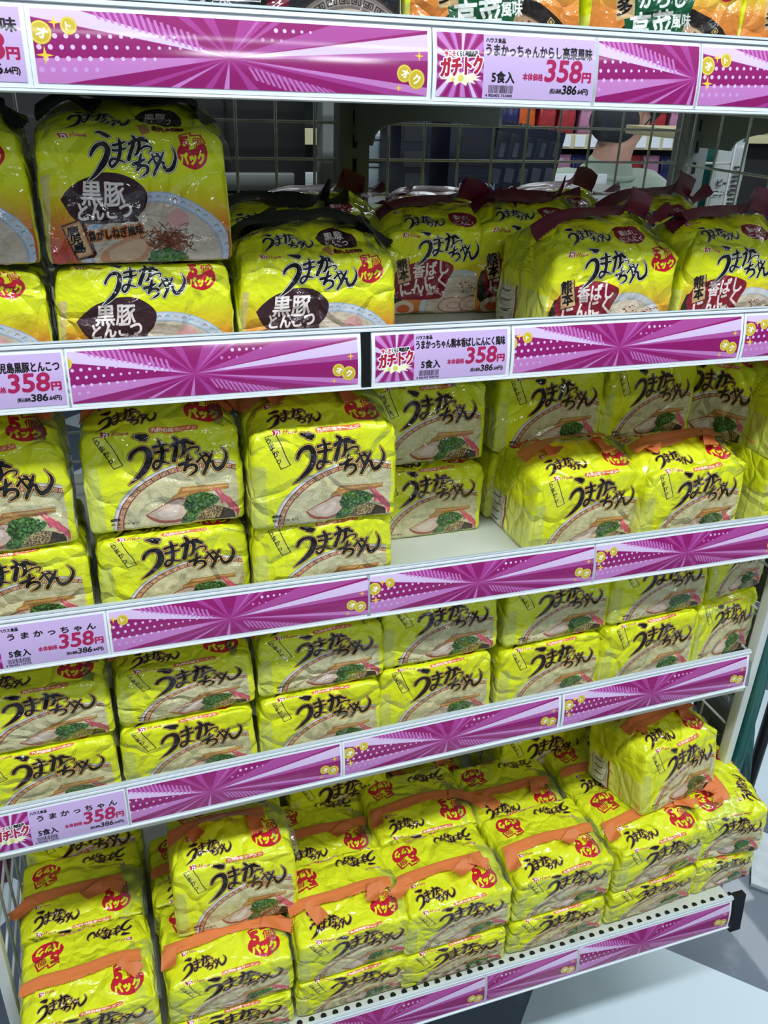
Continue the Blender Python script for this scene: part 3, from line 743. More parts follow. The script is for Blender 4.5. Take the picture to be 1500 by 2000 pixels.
def pack_mustard():
    rs = np.random.default_rng(14)
    cv = Canvas(2048, 2048, rgb(222, 120, 52))
    gradient_panel(cv, 0, [(0, YEL), (700, YEL), (900, rgb(224, 190, 60)), (1050, rgb(222, 140, 60)), (1690, rgb(214, 104, 58)), (2048, YEL)])
    def E(f): return [(min(max(x, 40), PW-20), min(y, PH-4)) for x, y in ell_pts(900, 1610, 760*f, 600*f, 0, 100)]
    cv.poly([E(1)], rgb(38, 32, 30)); cv.poly([E(.8)], rgb(86, 64, 48)); s = E(.78); soup(cv, rs, s, rgb(172, 142, 110), .14)
    for i in range(5):
        t = 2*math.pi*(.86+.025*i); x, y = 900+760*.9*math.cos(t), 1610+600*.9*math.sin(t)
        for f in (1, .72, .42):
            cv.poly([[(x+40*f*math.cos(t+a), y+40*f*math.sin(t+a)) for a in (.78, 2.36, 3.93, 5.5)]], rgb(206, 176, 112) if f != .72 else rgb(38, 32, 30))
    for x, y in scatter(rs, 140, [(760, 1230), (1150, 1200), (1250, 1400), (800, 1450)]): cv.ell(x, y, rs.uniform(6, 18), rs.uniform(5, 12), [rgb(150, 50, 40), rgb(70, 74, 40), rgb(120, 84, 50), rgb(60, 44, 34)][rs.integers(4)], n=10)
    cv.poly([spline([(260, 900), (500, 820), (900, 800), (1080, 860), (1000, 1120), (900, 1330), (640, 1420), (400, 1400), (360, 1200), (260, 900)], 6)], rgb(20, 84, 52))
    text(cv, 'からし', 480, 1040, 180, WHT, w=480, bold=6, rot=-.06); text(cv, '高菜', 420, 1330, 280, WHT, w=440, bold=7, shear=.05, rot=-.12)
    text(cv, '風味', 850, 1180, 120, WHT, w=200, bold=3, rot=-.1)
    cv.poly([[(200, 820), (400, 780), (440, 1120), (260, 1160)]], rgb(214, 178, 130)); text(cv, '博', 240, 960, 150, BLK, w=150, bold=5, rot=-.15); text(cv, '多', 260, 1110, 150, BLK, w=150, bold=5, rot=-.15)
    emblem(cv, 200, 660, 68); five_pack(cv, 1280, 660, 280)
    logo(cv, homog(LOGO_BOX, [(460, 640), (1220, 640), (1220, 860), (460, 860)]), .8, WHT)
    logo(cv, homog(LOGO_BOX, [(250, 260), (800, 260), (800, 540), (250, 540)]), .68, WHT)
    side_print(cv, YEL)
    return cv.out()

def pack_thin():
    """pale pack of thin noodles with a dark quick-cook badge"""
    rs = np.random.default_rng(17)
    cv = Canvas(2048, 2048, rgb(34, 36, 44))
    cv.a[:, PW:] = rgb(200, 200, 196)
    cv.poly([[(0, 0), (PW, 0), (PW, 560), (0, 500)]], rgb(206, 204, 200))
    def E(f): return [(min(max(x, 20), PW-10), min(y, PH-4)) for x, y in ell_pts(1180, 1700, 640*f, 640*f, 0, 90)]
    cv.poly([E(1)], rgb(52, 46, 46)); cv.poly([E(.96)], rgb(120, 108, 104)); key_band(cv, 1180, 1700, 520, 590, math.pi*1.0, math.pi*2, 16, rgb(60, 50, 50), rgb(150, 138, 130), 1.0)
    soup(cv, rs, E(.78), rgb(196, 178, 160), .16); noodles(cv, rs, E(.5), 120, rgb(222, 208, 176), 10, 200)
    onions(cv, rs, [(900, 1380), (1180, 1300), (1260, 1480), (1000, 1560)], 120, 22)
    cv.poly([[(90, 840), (430, 840), (430, 1200), (90, 1200)]], WHT); cv.poly([[(100, 850), (420, 850), (420, 1190), (100, 1190)]], rgb(28, 28, 34))
    text(cv, '90', 110, 1160, 210, WHT, w=190, bold=4); text(cv, '秒', 310, 1140, 110, WHT, bold=3)
    cv.poly([[(480, 760), (660, 760), (660, 1280), (480, 1280)]], rgb(110, 24, 44)); text(cv, '細', 500, 1140, 160, WHT, w=140, bold=4)
    return cv.out()

def pack_rice():
    """pale clear pack of white vermicelli"""
    rs = np.random.default_rng(19)
    cv = Canvas(2048, 2048, rgb(206, 206, 200))
    soup(cv, rs, [(0, 640), (PW, 640), (PW, PH), (0, PH)], rgb(196, 192, 178), .2)
    noodles(cv, rs, [(0, 900), (PW, 900), (PW, PH), (0, PH)], 300, rgb(216, 208, 184), 12, 260)
    onions(cv, rs, [(600, 1200), (1000, 1160), (1100, 1400), (700, 1450)], 120, 24)
    cv.poly([[(0, 640), (PW, 640), (PW, 900), (0, 980)]], rgb(150, 40, 56))
    return cv.out()

# ---- promotional strip and price cards
PUR, PUR2, LAV, PAL = rgb(146, 24, 104), rgb(168, 60, 142), rgb(200, 126, 194), rgb(220, 194, 230)
def ray_(cv, c, box, p, q, col, al=1.0):
    cv.poly([[c, p, q]], col, al)
def coin(cv, x, y, r, ch, rot=0):
    cv.ell(x, y, r, r*1.02, rgb(196, 168, 40)); cv.ell(x-1, y-1, r*.94, r*.95, rgb(232, 214, 96)); cv.ell(x, y, r*.82, r*.84, rgb(206, 178, 52))
    text(cv, ch, x, y+r*.42, r*1.1, rgb(250, 250, 240), bold=r*.05, anchor='c', rot=rot)
def sparkle(cv, x, y, r):
    cv.poly([[(x+r*(1 if i % 2 == 0 else .24)*math.cos(i*math.pi/4), y+r*(1 if i % 2 == 0 else .24)*math.sin(i*math.pi/4)) for i in range(8)]], rgb(240, 206, 60))

def promo_art():
    W, H = 3000, 474
    cv = Canvas(W, H, PUR)
    def X(u): return u*W/1417.0           # traced in a 1417 x 224 frame
    def P(*pts): return [(X(x), X(y)) for x, y in pts]
    c = (655, 124)
    def wedge(a, b, col, al=1.0): cv.poly([P(c, a, b)], col, al)
    wedge((0, 0), (0, 30), rgb(156, 42, 120)); wedge((0, 0), (160, 0), PAL); wedge((0, 26), (0, 0), PAL)
    wedge((0, 18), (0, 0), PAL); wedge((160, 0), (330, 0), PUR2)
    wedge((0, 200), (0, 150), PUR2); wedge((0, 224), (0, 150), LAV); wedge((0, 224), (90, 224), LAV)
    wedge((480, 0), (520, 0), PUR2); wedge((570, 0), (610, 0), PUR2); wedge((700, 0), (800, 0), PUR2); wedge((1417, 0), (1040, 0), rgb(172, 74, 150))
    wedge((1417, 12), (1417, 72), PAL); wedge((1417, 72), (1417, 104), rgb(176, 84, 156)); wedge((1417, 196), (1417, 224), LAV); wedge((1417, 224), (1250, 224), PUR2)
    wedge((1040, 224), (940, 224), PUR2); wedge((300, 224), (360, 224), PUR2); wedge((440, 224), (470, 224), LAV); wedge((560, 224), (590, 224), PUR2); wedge((630, 224), (650, 224), LAV)
    wedge((720, 224), (760, 224), PUR2); wedge((820, 0), (850, 0), LAV, .5); wedge((760, 0), (775, 0), LAV, .6)
    for i in range(16):   # hatch upper left
        x = 190+i*22; h0 = 2; h1 = 14+i*5.2 if i < 9 else 62+(i-9)*6
        cv.poly([P((x+10, max(0, (x-330)*.28 if x > 330 else 0)), (x+20, max(0, (x-330)*.28 if x > 330 else 0)), (x+36, h1+10), (x+26, h1+10))], LAV, .9)
    for i in range(15):   # hatch lower right
        x = 720+i*21; y0 = 150+i*4.4
        cv.poly([P((x, y0), (x+11, y0+1), (x+40, min(224, y0+44+i)), (x+29, min(224, y0+44+i)))], LAV, .85)
    for r in range(5):
        n = (13, 16, 11, 6, 0)[r]
        for i in range(n):
            rr = 8.5*(1-.55*i/16)
            if r == 0 and i < 2: pass
            cv.ell(X(34+i*36-(r % 2)*18), X(82+r*34-i*1.2), X(rr), X(rr), PAL if r < 3 else rgb(206, 160, 218), n=20)
    for i in range(5): cv.ell(X(830+i*32), X(28), X(8-i*.8), X(8-i*.8), PAL, n=18)
    for i in range(3): cv.ell(X(780+i*34), X(60), X(7-i), X(7-i), LAV, n=18)
    for r in range(14):
        cv.ell(X(655), X(124), X(150-r*10), X(44-r*3), PUR2, .06)
    coin(cv, X(26), X(72), X(36), 'オ', .3); coin(cv, X(118), X(48), X(27), 'ト', -.1); sparkle(cv, X(72), X(40), X(22)); sparkle(cv, X(32), X(140), X(30))
    coin(cv, X(1322), X(150), X(30), 'オ', .3); coin(cv, X(1372), X(168), X(34), 'ク', .1); sparkle(cv, X(1382), X(88), X(20)); sparkle(cv, X(1300), X(200), X(16))
    return cv.out()

def card_art(name, code, spaced=False):
    W, H = 1480, 474
    cv = Canvas(W, H, rgb(204, 176, 222))
    bw = 420
    cv.poly([[(0, 0), (bw, 0), (bw, H), (0, H)]], PUR2)
    rs = np.random.default_rng(3)
    c = (215, 230)
    for i in range(30):
        a = i*2*math.pi/30; d = .06+.05*((i*7) % 5)/5
        col = (PUR, LAV, PUR, rgb(196, 120, 196), PUR, PAL)[i % 6]
        pts = [c, (c[0]+600*math.cos(a-d), c[1]+600*math.sin(a-d)), (c[0]+600*math.cos(a+d), c[1]+600*math.sin(a+d))]
        m, x0, y0 = fill_mask([pts])
        if x0+m.shape[1] > bw: m = m[:, :max(bw-x0, 0)]
        cv.put(m, x0, y0, col)
    star = [(c[0]+(200 if i % 2 else 130)*math.cos(i*math.pi/12)*(1 if i % 2 else 1), 330+(64 if i % 2 else 34)*math.sin(i*math.pi/12)) for i in range(24)]
    cv.poly([star], rgb(250, 250, 210)); cv.ell(c[0], 335, 26, 26, rgb(226, 214, 110)); cv.ell(c[0]-70, 345, 16, 16, rgb(226, 214, 130))
    text(cv, '今こそ!', 66, 176, 46, rgb(190, 30, 70), w=110, bold=2.5, rot=-.05, edge=[(7, WHT)]); text(cv, 'くらし徹底応援', 176, 172, 46, BLK, w=190, bold=2.5, rot=-.03, edge=[(7, WHT)])
    text(cv, 'ガチトク', 36, 320, 150, rgb(176, 28, 62), w=370, bold=7, rot=-.1, shear=.1, edge=[(10, WHT)])
    text(cv, 'ハウス食品', bw+22, 58, 40, BLK, w=180, bold=2)
    if spaced: text(cv, ' '.join(name), bw+90, 150, 78, BLK, w=880, bold=3)
    else: text(cv, name, bw+22, 150, 96, BLK, w=1010, bold=3.5)
    text(cv, '5食入', bw+80, 350, 92, BLK, w=210, bold=3.5)
    text(cv, '本体価格', bw+370, 326, 58, rgb(170, 32, 84), w=190, bold=2.6)
    text(cv, '358', bw+580, 330, 230, rgb(170, 32, 84), w=345, bold=7, shear=.1)
    text(cv, '円', bw+946, 324, 84, rgb(170, 32, 84), w=82, bold=5)
    text(cv, '(税込価格', bw+640, 420, 40, BLK, w=112, bold=1.8); text(cv, '386', bw+758, 424, 92, BLK, w=140, bold=3.2, shear=.08); text(cv, '.64円)', bw+908, 420, 50, BLK, w=110, bold=2.4)
    x = bw+56; rs = np.random.default_rng(int(code.replace(' ', '')[-5:]))
    while x < bw+280:
        w = rs.integers(2, 8); cv.poly([[(x, 376), (x+w, 376), (x+w, 436), (x, 436)]], BLK); x += w+rs.integers(3, 8)
    text(cv, code, bw+30, 464, 30, BLK, w=250, bold=1)
    return cv.out()

# ------------------------------------------------------------------ price rail cards
IM_PROMO = to_image('promotional_print', promo_art())
M_PROMO = film_print('promotional_card', IM_PROMO, .30, 0, .8)
def card_mat(nm, code): return film_print('price_card', to_image('price_card_print', card_art(nm, code)), .26, 0, .8)
MC0 = card_mat('うまかっちゃんからし高菜風味', '4 902402 753400'); MC1 = card_mat('うまかっちゃん熊本香ばしにんにく風味', '4 902402 828700')
MC2 = film_print('price_card', to_image('price_card_print', card_art('うまかっちゃん', '4 902402 144770', True)), .26, 0, .8)
MC3 = card_mat('うまかっちゃん鹿児島黒豚とんこつ', '4 902402'); MC4 = card_mat('うまかっちゃん新味', '4 902402')
PS, PC, G1, G2 = 'promotional_strip', 'price_card', 'purple starburst strips in the price rails', 'lilac price cards in the price rails'
for i, x0, x1, u0, u1, lab in [
    (0, -.8608, -.5608, 0, 1, 'purple starburst strip left of the mustard leaf price card, top rail'),
    (0, -.4020, -.2990, .13, .47, 'short purple strip between a price card and another strip, top rail'),
    (0, -.2945, .0055, 0, 1, 'purple starburst strip at the right end of the top rail'),
    (1, -.8704, -.5977, .091, 1, 'purple strip under the dark pork packs, beside a black gap'),
    (1, -.4238, -.1339, .034, 1, 'purple strip under the wine sealed garlic packs, right of a price card'),
    (1, -.1260, .085, 0, .70, 'purple strip cut by the right photo edge, second rail'),
    (2, -.8650, -.5768, .04, 1, 'purple strip right of the lilac price card on the third rail'),
    (2, -.5742, -.2752, 0, 1, 'purple strip in the middle of the third rail below the empty deck'),
    (2, -.2712, .0250, 0, 1, 'purple strip at the right of the third rail'),
    (3, -.8699, -.6155, .15, 1, 'purple strip next to the price card on the fourth rail'),
    (3, -.6094, -.3094, 0, 1, 'middle purple strip of the fourth rail'),
    (3, -.3000, -.0030, 0, 1, 'purple strip at the right end of the fourth rail'),
    (4, -.7200, -.4240, 0, 1, 'purple strip cut by the lower photo edge, bottom rail'),
    (4, -.4200, -.2745, .51, 1, 'short purple strip with two coins, middle of the bottom rail'),
    (4, -.2702, -.0030, .10, 1, 'purple strip beside the black end cap of the bottom rail')]:
    strip(PS, lab, 'sign', G1, i, x0, x1, u0, u1, M_PROMO)
for i, x0, x1, m, lab in [
    (0, -.5525, -.4059, MC0, 'lilac price card for the mustard leaf flavour on the top rail'),
    (0, -1.0150, -.8680, MC4, 'lilac price card at the upper left photo corner'),
    (1, -.5790, -.4326, MC1, 'lilac price card for the garlic flavour in the middle of the second rail'),
    (1, -1.0220, -.8755, MC3, 'lilac price card for the black pork flavour at the left'),
    (2, -1.0170, -.8710, MC2, 'lilac price card at the left of the third rail'),
    (3, -1.0200, -.8745, MC2, 'lilac price card at the left of the fourth rail, lowest card')]:
    strip(PC, lab, 'price tag', G2, i, x0, x1, 0, 1, m)
bm = bmesh.new(); extrude_profile(bm, [(-.004, .0), (-.004, .0008), (PRH+.004, .0008), (PRH+.004, .0)], -.5935, -.5835, lambda x, p: rail_pt(1, x, p[0], p[1]))  # black strip laid on the rail, painting the shade of the gap there
tag(link_mesh('rail_gap_shade', bm, M_BLACK, smooth=False), 'narrow black strip painted for the shaded gap between strip and price card on the second rail', 'gap_shade')

# ------------------------------------------------------------------ noodle packs
W, D, H = .1645, .126, .105
def box_grid(nx, ny, nz):
    """surface grid of the cube [-1,1]^3: verts and quads with the face each belongs to"""
    bm = bmesh.new(); key = {}; faces = []
    def V(p):
        k = tuple(round(c, 5) for c in p)
        if k not in key: key[k] = bm.verts.new(p)
        return key[k]
    ax = {0: nx, 1: ny, 2: nz}
    for a in range(3):
        u, v = [b for b in range(3) if b != a]
        for s in (-1, 1):
            for i in range(ax[u]):
                for j in range(ax[v]):
                    q = []
                    for di, dj in ((0, 0), (1, 0), (1, 1), (0, 1)):
                        p = [0, 0, 0]; p[a] = s; p[u] = -1+2*(i+di)/ax[u]; p[v] = -1+2*(j+dj)/ax[v]; q.append(tuple(p))
                    if (s > 0) != (a == 1): pass
                    f = bm.faces.new([V(p) for p in q]); faces.append((f, a, s, q))
    return bm, faces

TENT, PRESSED = .013, False
def ztop(x):
    q = min(abs(x)*2/W, 1)
    return H+TENT*(1-.35*q**4)-.008*q**4

def pack_body(seed, mats, turned=False):
    bm, faces = box_grid(40, 28, 24)
    uv = bm.loops.layers.uv.new('uv')
    for f, a, s, q in faces:
        for lp in f.loops:
            p = lp.vert.co
            x, y, z = p
            if a == 1 and s < 0: u, r = (x+1)/2*PW, TH+(1-z)/2*(PH-TH)
            elif a == 1: u, r = (1-x)/2*PW, TH+(1-z)/2*(PH-TH)
            elif a == 2 and s > 0:
                cy = (f.calc_center_median().y)
                u, r = ((x+1)/2*PW, TH*(1-abs(y))) if cy < 0 else ((1-x)/2*PW, TH*(1-abs(y)))
                r = TH*(abs(y))
            elif a == 0 and s > 0 and turned: u, r = (1+y)/2*PW, TH+(1-z)/2*(PH-TH)      # front print seen through the clear right end
            elif a == 0: u, r = PW+14+(2034-PW-14)*((1-y)/2 if s < 0 else (1+y)/2), TH+(1-z)/2*(PH-TH)
            else: u, r = 1850, 1850
            lp[uv].uv = (min(max(u, 3), 2045)/2048, 1-r/2048)
    so = Vector((seed*7.31, seed*3.17, seed*1.93))
    for v in bm.verts:
        p = v.co.copy(); k = 30.0
        f = (abs(p.x)**k+abs(p.y)**k+abs(p.z)**k)**(1/k); q = p/f
        zz = (q.z+1)/2
        x, y, z = q.x*W/2, q.y*D/2, zz*H
        z += TENT*(1-abs(q.y)**1.15)*sm((zz-.6)/.4)*(1-.35*abs(q.x)**4)
        z -= .008*abs(q.x)**4*zz**3*(1-abs(q.y)**3)+.003*abs(q.x)**8*zz**3
        y += math.copysign(.0030*(1-q.x**4)*math.sin(math.pi*zz), q.y)*min(1, abs(q.y)*1.5)
        x -= math.copysign(.0040*zz**2-.003*math.sin(math.pi*zz)*(1-q.y**2), q.x)*min(1, abs(q.x)*1.5)
        P = Vector((x, y, z))
        n = noise.noise_vector(P*17+so)*.0020+noise.noise_vector(P*48+so*2)*.0008
        rg = noise.noise(P*26+so*3)
        rg2 = noise.noise(Vector((P.x*60, P.y*22, P.z*30))+so*5)
        crease = max(0, 1-abs(rg)*7)*.0016+max(0, 1-abs(rg2)*6)*.0009
        top = sm((zz-.55)/.45)
        amp = .7+.9*top
        P += n*amp+Vector(q).normalized()*crease*amp
        P.z = max(P.z, .0004)
        if PRESSED: P.z = min(P.z, H)
        lim = W/2+.0012; P.x = min(max(P.x, -lim), lim); lim = D/2+.0035; P.y = min(max(P.y, -lim), lim)
        v.co = P
    return link_mesh('wrapper', bm, mats)

def ribbon(bm, uv, fn, ns, nt, u0=0.0):
    g = [[bm.verts.new(fn(i/ns, j/nt)) for j in range(nt+1)] for i in range(ns+1)]
    for i in range(ns):
        for j in range(nt):
            f = bm.faces.new((g[i][j], g[i+1][j], g[i+1][j+1], g[i][j+1]))
            for lp, (a, b) in zip(f.loops, ((i, j), (i+1, j), (i+1, j+1), (i, j+1))): lp[uv].uv = (u0+a/ns, b/nt)

def pack_seal(seed, m, stand, tall=False):
    """crimped fin along the top seam: folded forward, or partly standing up, with loose twisted ends"""
    rnd = random.Random(seed*13+5); bm = bmesh.new(); uv = bm.loops.layers.uv.new('uv')
    wd = .018 if stand < .5 else .028
    if tall: wd = .027
    so = seed*2.7
    xa, xb = -W*rnd.uniform(.46, .51), W*rnd.uniform(.30, .49)
    cut = rnd.uniform(.55, .85) if stand < 1.5 else 2.0
    def theta(s):
        w = noise.noise(Vector((s*2.6+so, so, 0)))
        if tall: return math.radians(88+40*w)
        if stand < .5: return math.radians(92+14*w)
        return math.radians(108+20*w)*(1-.82*sm((s-cut)/.2))
    def fin(s, t):
        x = xa+(xb-xa)*s; th = theta(s); r = wd*t*(1+.18*noise.noise(Vector((s*3+so, 7, so))))
        zig = (.0009 if int(s*90) % 2 else -.0009) if t == 1 else 0
        a = th*min(1, t*3.0); rr = r+zig
        y = -rr*math.sin(a); z = rr*math.cos(a)
        yb = .006*noise.noise(Vector((s*2.2+so, 2, 1)))
        return (x+.004*noise.noise(Vector((s*3+so, t, 1))), y+yb, ztop(x)+(.0012 if PRESSED else .0045)+z*(.1 if PRESSED else 1)+(0 if PRESSED else .004)*abs(noise.noise(Vector((s*5+so, t*2, 3))))*t+(.008*min(stand, 1)*sm(math.sin(math.pi*min(max(s, 0), 1))))*(.4+.6*abs(noise.noise(Vector((s*3+so, 9, 9))))))
    ribbon(bm, uv, fin, 90, 5)
    for k in range(0 if PRESSED else rnd.choice([1, 2, 2, 3])):
        side = (1, -1, 1)[k]
        x0 = (xb if side > 0 else -xa)*side-side*rnd.uniform(.004, .03); ln = rnd.uniform(.022, .042)
        ang = math.radians(rnd.uniform(20, 95)) if stand != 1 else math.radians(rnd.uniform(-20, 40))
        lift = math.radians(rnd.uniform(2, 18) if stand != 1 else rnd.uniform(20, 60)); curl = rnd.uniform(-.6, 1.0); hw = rnd.uniform(.015, .020); inn = rnd.choice([1, 1, -1])
        def tab(s, t, x0=x0, ln=ln, ang=ang, lift=lift, curl=curl, side=side, hw=hw, inn=inn, kk=k):
            l = ln*s; zig = (.0010 if int(t*14) % 2 else -.0010) if s == 1 else 0
            c, q = math.cos(ang)*side*inn, -math.sin(ang)
            px, py = -q*(t-.5)*hw, c*(t-.5)*hw
            x, y = x0+(l+zig)*c+px, -.010+(l+zig)*q+py
            zb = ztop(min(max(x, -W*.5), W*.5))-TENT*min(1, abs(y)/(D/2))
            zz = math.sin(lift)*l+curl*l*l*5+.0025*math.sin(t*3+s*5)
            return (x, y, max(zb+.006, zb+.007+.0015*kk+zz))
        ribbon(bm, uv, tab, 10, 12, .3*k)
    return link_mesh('seal_strip', bm, m)

def pack_flap(seed, m):
    """crumpled clear film ear at the right end of the top"""
    bm = bmesh.new(); uv = bm.loops.layers.uv.new('uv'); so = Vector((seed*1.7, 3.1, seed))
    def fl(s, t):
        x = W*(.33+.205*s); y = -D*.50+D*.62*t; z = ztop(min(x, W*.47))-TENT*min(1, abs(y)/(D/2))-.012*s*s
        n = noise.noise_vector(Vector((x*70, y*70, 0))+so)
        return (min(x+n.x*.004, W*.5+.004), y+n.y*.004, (min(z, H+.001) if PRESSED else z+.005+n.z*.006*(.4+s)))
    ribbon(bm, uv, fl, 14, 16)
    return link_mesh('film_flap', bm, m)

IMG = {'U': to_image('original_pack_print', pack_original()), 'K': to_image('pork_pack_print', pack_pork()), 'G': to_image('garlic_pack_print', pack_garlic()),
       'T': to_image('mustard_pack_print', pack_mustard()), 'N': to_image('thin_noodle_print', pack_thin()), 'R': to_image('vermicelli_print', pack_rice())}
M_FILM = {k: film_print('pack_film', im) for k, im in IMG.items()}
M_SEAL = {'U': crimped('orange_seal', (.90, .50, .27)), 'K': crimped('black_seal', (.05, .055, .06)), 'G': crimped('wine_seal', (.42, .07, .20)),
          'T': crimped('green_seal', (.08, .30, .20)), 'N': crimped('grey_seal', (.5, .5, .5)), 'R': crimped('clear_seal', (.7, .7, .7))}
M_CLEAR = clear_film('clear_film')
PROTO = {}
def proto(fl, v):
    if (fl, v) in PROTO: return PROTO[(fl, v)], False
    global TENT, PRESSED
    PRESSED = 20 <= v < 30 or v >= 60
    TENT = .001 if PRESSED else (.027 if fl in 'KG' else (.024 if 10 <= v < 50 else .013))
    root = empty('noodle_pack')
    seed = v*5+'UKGTNR'.index(fl)*31+1
    b = pack_body(seed, M_FILM[fl], v >= 50); b.parent = root
    s = pack_seal(seed, M_SEAL[fl], (2 if fl == 'K' and v < 2 else 1) if fl in 'KG' else 0, fl == 'U' and 10 <= v < 20); s.parent = root
    f = pack_flap(seed, M_CLEAR); f.parent = root; f['label'] = 'clear crumpled film at the right end'
    PROTO[(fl, v)] = root
    return root, True

CATN = {'U': 'yellow noodle five-packs with orange seals', 'K': 'black pork noodle five-packs', 'G': 'garlic noodle five-packs with wine seals', 'T': 'mustard leaf noodle five-packs', 'N': 'noodle packs on the top shelf', 'R': 'noodle packs on the top shelf'}
def pack(fl, x, y, z, h, label, yaw=0, lean=0, roll=0, v=0, sx=1.0, sy=1.0, ctr=False):
    if any(k in label for k in ('lower', 'below', 'under', 'Lower')) and fl in 'UKG' and 'below the' not in label.replace('below the turned', ''):
        v = 20+v % 5 if v < 50 else 60+v % 2
        h -= .003
    p, fresh = proto(fl, v)
    if fresh: o = p
    else:
        o = p.copy(); C.objects.link(o)
        for ch in p.children:
            c = ch.copy(); C.objects.link(c); c.parent = o
    a = math.radians(yaw)
    o.scale = (sx, sy, h/H)
    # x, y give the middle of the front foot of the pack
    o.location = (x, y, z+.0012) if ctr else (x-math.sin(a)*D/2, y+math.cos(a)*D/2, z+.0012)
    o.rotation_euler = (-math.radians(lean), math.radians(roll), a)
    tag(o, label, 'noodle pack', CATN[fl]); return o

Y_ = 'yellow noodle five-pack, '
# top shelf, only the lowest part in view
z0 = deck_z(0)
pack('T', -.484, -.030, z0, .105, 'mustard leaf noodle pack with green badge, above the mustard price card', v=0)
pack('T', -.312, -.030, z0, .105, 'mustard leaf noodle pack with green badge, second from right on top shelf', v=1)
pack('T', -.150, -.030, z0, .105, 'mustard leaf noodle pack cut by the upper right photo corner', v=0)
pack('N', -.652, -.030, z0, .105, 'dark noodle pack with 90 badge and sliced greens on the top shelf')
pack('R', -.826, -.030, z0, .105, 'pale noodle pack at the top photo edge, left of the 90 badge pack')
# second shelf: black pork and garlic flavours
z1 = deck_z(1); bl = .105
pack('K', -.965, .030, z1, bl, 'black pork pack cut by the left photo edge, lower of its stack', v=1)
pack('K', -.965, .030, z1+bl, .106, 'black pork pack cut by the left photo edge, upper of its stack', v=0)
pack('K', -.7945, .030, z1, bl, 'black pork pack under the tall full-face one, second shelf', v=2)
pack('K', -.794, .026, z1+bl, .107, 'full-face black pork pack on top of another, left of the wire grid', v=1)
pack('K', -.6255, .031, z1, bl, 'single black pork pack with black seal, right of the two-high stack', v=0)
pack('K', -.628, .180, z1, bl, 'black pork pack behind the single one, black seal standing up', v=2, yaw=2)
pack('G', -.417, .200, z1, .100, 'garlic pack set back beside the single black pork pack', v=0)
pack('G', -.2835, .034, z1, bl, 'front garlic pack with wine seal, left of the other front one', v=1, yaw=1)
pack('G', -.1065, .036, z1, bl, 'garlic pack at the right photo edge, second shelf front', v=0)
pack('G', -.298, .190, z1, .106, 'garlic pack directly behind the left front garlic pack', v=2, yaw=-4)
pack('G', -.110, .185, z1, .108, 'garlic pack behind the one at the right photo edge', v=1, yaw=3)
pack('G', -.545, .318, z1, .100, 'garlic pack in the dark back row behind the black seals', v=1, yaw=3)
pack('G', -.365, .334, z1, .098, 'garlic pack in the back row below the dark cartons', v=2, yaw=-3)
pack('G', -.180, .322, z1, .103, 'garlic pack in the back row below the masked person', v=0, yaw=4)
# third shelf: original flavour
def zz2(x): return deck_z(2, x)
h2 = .105
pack('U', -.962, .030, zz2(-.96), .100, Y_+'lower of the left edge stack, third shelf', v=10)
pack('U', -.968, .028, zz2(-.96)+.100, .110, Y_+'upper of the left edge stack, third shelf', v=11, yaw=1)
pack('U', -.790, .030, zz2(-.79), .102, Y_+'lower of the second stack, third shelf', v=12)
pack('U', -.792, .032, zz2(-.79)+.102, .110, Y_+'upper of the second stack with orange seal, third shelf', v=13, lean=4)
pack('U', -.6235, .014, zz2(-.62), .103, Y_+'lower of the stack left of the empty deck', v=11)
pack('U', -.6245, .008, zz2(-.62)+.103, .110, Y_+'upper of the stack left of the empty deck, touching the rail', v=10)
pack('U', -.4565, .128, zz2(-.46), .102, Y_+'lower one behind the empty patch of deck', v=10)
pack('U', -.4565, .140, zz2(-.46)+.102, .104, Y_+'upper one behind the empty patch of deck', v=12)
pack('U', -.272, .158, zz2(-.27), .102, Y_+'lower one half hidden behind the right front pack', v=13, yaw=2)
pack('U', -.272, .152, zz2(-.27)+.102, .104, Y_+'upper one right of the empty patch, set back', v=11, yaw=2)
pack('U', -.2605, .046, zz2(-.26), .106, Y_+'single front one right of the empty deck, seal folded up', v=10, yaw=2)
pack('U', -.105, .034, zz2(-.10), .106, Y_+'single front one at the right, third shelf', v=12, yaw=3)
pack('U', -.098, .172, zz2(-.10), .102, Y_+'lower one hidden behind the right front single', v=11)
pack('U', -.112, .158, zz2(-.10)+.102, .104, Y_+'upper set-back one at the right, third shelf', v=10, yaw=3, sx=.95)
pack('U', .019, .172, zz2(0)+.102, .110, Y_+'turned one facing left near the right photo edge, third shelf', v=13, yaw=-58, sx=.9, sy=.8, ctr=True)
pack('U', .019, .175, zz2(0), .100, Y_+'below the turned one facing left, third shelf', v=10, yaw=-58, sx=.85, sy=.8, ctr=True)
pack('U', .049, .030, zz2(0), .105, Y_+'just visible at the right photo edge, third shelf front', v=10, sx=.55)
pack('U', .050, .034, zz2(0)+.105, .105, Y_+'upper just visible at the right photo edge, third shelf front', v=11, sx=.55)
